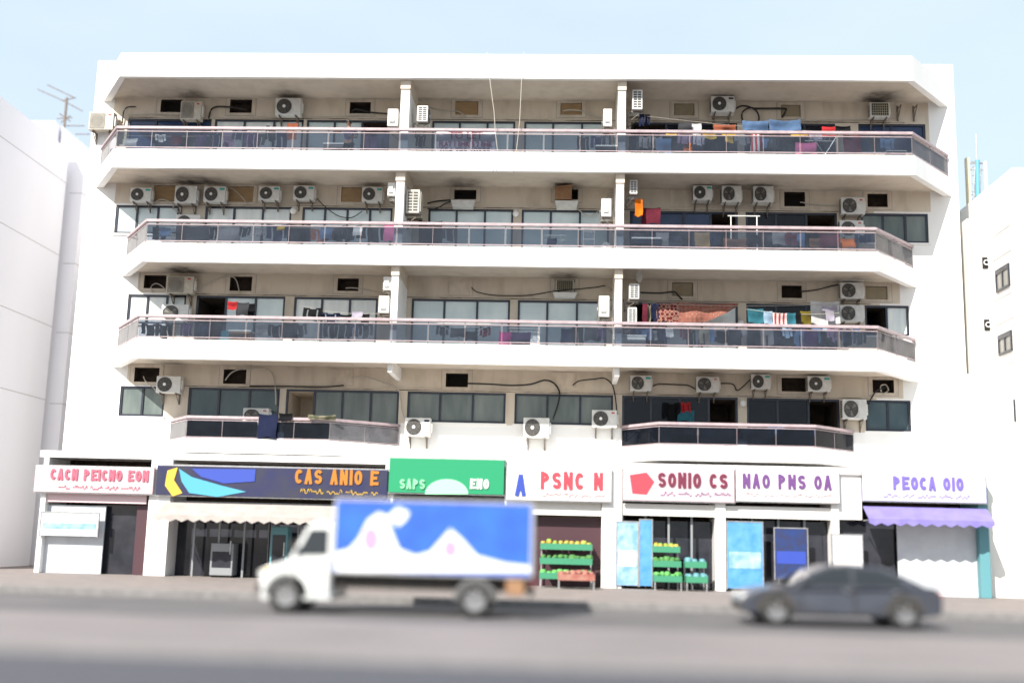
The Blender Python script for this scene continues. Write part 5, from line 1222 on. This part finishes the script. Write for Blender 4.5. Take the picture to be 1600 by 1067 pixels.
MB().box(T(412, 900).x, T(424, 900).x, YT+.008, YT+.019, Zt(899), Zt(894)).build('side_indicator', M['yellow'], tk)
for px in (446, 742):
    MB().slab([(T(px, 930).x+.43*math.cos(i*math.pi/14), .34+.42*math.sin(i*math.pi/14)) for i in range(15)], YT+.008, YT+.018).build('wheel_arch', M['seam'], tk)
dr = MB().box(T(462, 900).x, T(513, 900).x, YT+.008, YT+.018, T(490, 930).z, T(490, 872).z).build('door', M['truckwhite'], tk)
MB().box(T(500, 900).x, T(509, 900).x, YT-.012, YT+.006, Zt(882), Zt(879)).build('handle', M['under'], dr)
slantq([(462, 866), (483, 826), (511, 826), (511, 866)], [YT+.045, YT+.13, YT+.13, YT+.045], M['vglass'], 'side_window', tk)
wa, wb = T(446, 874), T(479, 823)
MB().loft([[(wa.x+.03, YT+.14, wa.z+.03), (wa.x+.03, YTf-.14, wa.z+.03), (wb.x-.02, YTf-.24, wb.z-.03), (wb.x-.02, YT+.24, wb.z-.03)], [(wa.x-.01, YT+.14, wa.z+.04), (wa.x-.01, YTf-.14, wa.z+.04), (wb.x-.06, YTf-.24, wb.z-.02), (wb.x-.06, YT+.24, wb.z-.02)]]).build('windscreen', M['vglass'], tk)
MB().box(T(403, 900).x-.05, T(403, 900).x+.12, YT+.03, YTf-.03, .38, .55).build('front_bumper', M['under'], tk, bevel=.03)
for yy in (YT+.06, YTf-.34): MB().box(T(404, 900).x-.02, T(404, 900).x+.10, yy, yy+.28, Zt(908), Zt(896)).build('headlight', M['lampclear'], tk, bevel=.02)
MB().box(T(456, 860).x, T(462, 860).x, YT-.16, YT-.01, Zt(862), Zt(848)).build('mirror', M['under'], tk, bevel=.015)
for px in (446, 742):
    for yy, sd_ in ((YT+.1, -1), (YTf-.1, 1)): wheel(T(px, 930).x, yy, .34, .34, .22, sd_, tk)
MB().box(x1+.005, x1+.03, YT+.08, YT+.25, .62, .72).build('tail_light', M['lampred'], tk)
# car ---------------------------------------------------------------
def make_car(XC, YC, L, H, lab, paint):
    c = thing('parked_car', lab, 'car', (XC, YC+.85, 0), 'cars parked along the street'); yn, yf = YC, YC+1.72; x0 = XC-L/2
    q = lambda u, v: (x0+L*u, H*v)
    low = [(0.005, .20, .10), (0, .36, .12), (.02, .48, .10), (.10, .56, .06), (.27, .635, .04), (.60, .66, .02), (.86, .665, .05), (.97, .645, .10), (.995, .50, .12), (.99, .24, .10), (.90, .19, .03), (.5, .17, .02), (.12, .17, .03)]
    shell([(*q(u, v), i_) for u, v, i_ in low], yn, yf, 0, 'body', paint, c, .05)
    g = [(.24, .63, .09), (.37, .86, .24), (.44, .955, .28), (.56, .985, .29), (.70, .95, .27), (.80, .84, .21), (.91, .655, .10)]
    shell([(*q(u, v), i_) for u, v, i_ in g], yn, yf, 0, 'roof', paint, c, .04)
    def side(pts, nm):
        for s_ in (0, 1):
            P_ = []
            for u, v, i_ in pts:
                x, z = q(u, v); P_.append((x, yn+i_-.012 if not s_ else yf-i_+.012, z))
            MB().loft([P_, [(x, y+(.02 if not s_ else -.02), z) for x, y, z in P_]]).build(nm, M['vglass'], c)
    side([(.30, .665, .10), (.39, .85, .225), (.46, .925, .263), (.545, .935, .265), (.545, .675, .10)], 'side_window')
    side([(.56, .675, .10), (.56, .935, .265), (.69, .905, .25), (.78, .80, .18), (.80, .68, .10)], 'rear_side_window')
    for (ua, va, ub, vb, d, nm) in ((.245, .645, .37, .86, -1, 'windscreen'), (.905, .665, .80, .84, 1, 'rear_window')):
        xa, za = q(ua, va); xb, zb_ = q(ub, vb)
        A_ = [(xa+d*.012, yn+.16, za+.012), (xa+d*.012, yf-.16, za+.012), (xb+d*.012, yf-.29, zb_+.0), (xb+d*.012, yn+.29, zb_)]
        MB().loft([A_, [(x-d*.03, y, z) for x, y, z in A_]]).build(nm, M['vglass'], c)
    for u in (.17, .80):
        for yy, s_ in ((yn+.1, -1), (yf-.1, 1)): wheel(x0+L*u, yy, .30, .30, .2, s_, c)
        q_ = MB(); xx = x0+L*u
        q_.slab([(xx+.37*math.cos(i*math.pi/14), .30+.36*math.sin(i*math.pi/14)) for i in range(15)], yn+.012, yn+.03); q_.build('wheel_arch', M['under'], c)
    for yy in (yn+.16, yf-.5):
        x, z = q(.012, .44); MB().box(x-.02, x+.16, yy, yy+.34, z-.05, z+.05).build('headlight', M['lampclear'], c, bevel=.02)
        x, z = q(.988, .55); MB().box(x-.14, x+.015, yy-.02, yy+.34, z-.07, z+.06).build('tail_light', M['lampred'], c, bevel=.02)
    for u0, u1 in ((.29, .55), (.56, .79)):
        d = MB(); xa, xb = x0+L*u0, x0+L*u1
        d.box(xa, xa+.008, yn+.012, yn+.022, H*.22, H*.655).box(xb, xb+.008, yn+.012, yn+.022, H*.22, H*.655).box(xa+.008, xb, yn+.012, yn+.022, H*.215, H*.222)
        dd = d.build('door_seam', M['under'], c); MB().box(xb-.2, xb-.06, yn-.006, yn+.02, H*.575, H*.595).build('handle', M['rim'], dd)
    x, z = q(.31, .69); MB().box(x-.05, x+.08, yn-.06, yn+.06, z, z+.1).build('mirror', paint, c, bevel=.02)
    x, z = q(0, .27); MB().box(x-.01, x+.02, yn+.45, yf-.45, z-.06, z+.08).build('front_grille', M['under'], c)
    return c
ca, cb = at(1160, 960, -13.9), at(1480, 960, -13.9)
make_car((ca.x+cb.x)/2, -13.9, cb.x-ca.x, 1.22, 'dark grey car parked before the two right shops', M['carpaint'])
cc = at(1592, 880, 3.5)
make_car(cc.x+1.2, -5.6, 4.2, 1.42, 'black car cut off by the right edge of the photo', mat('black_car_paint', (.012, .012, .013), .25, spec=.6))


#INSERT#
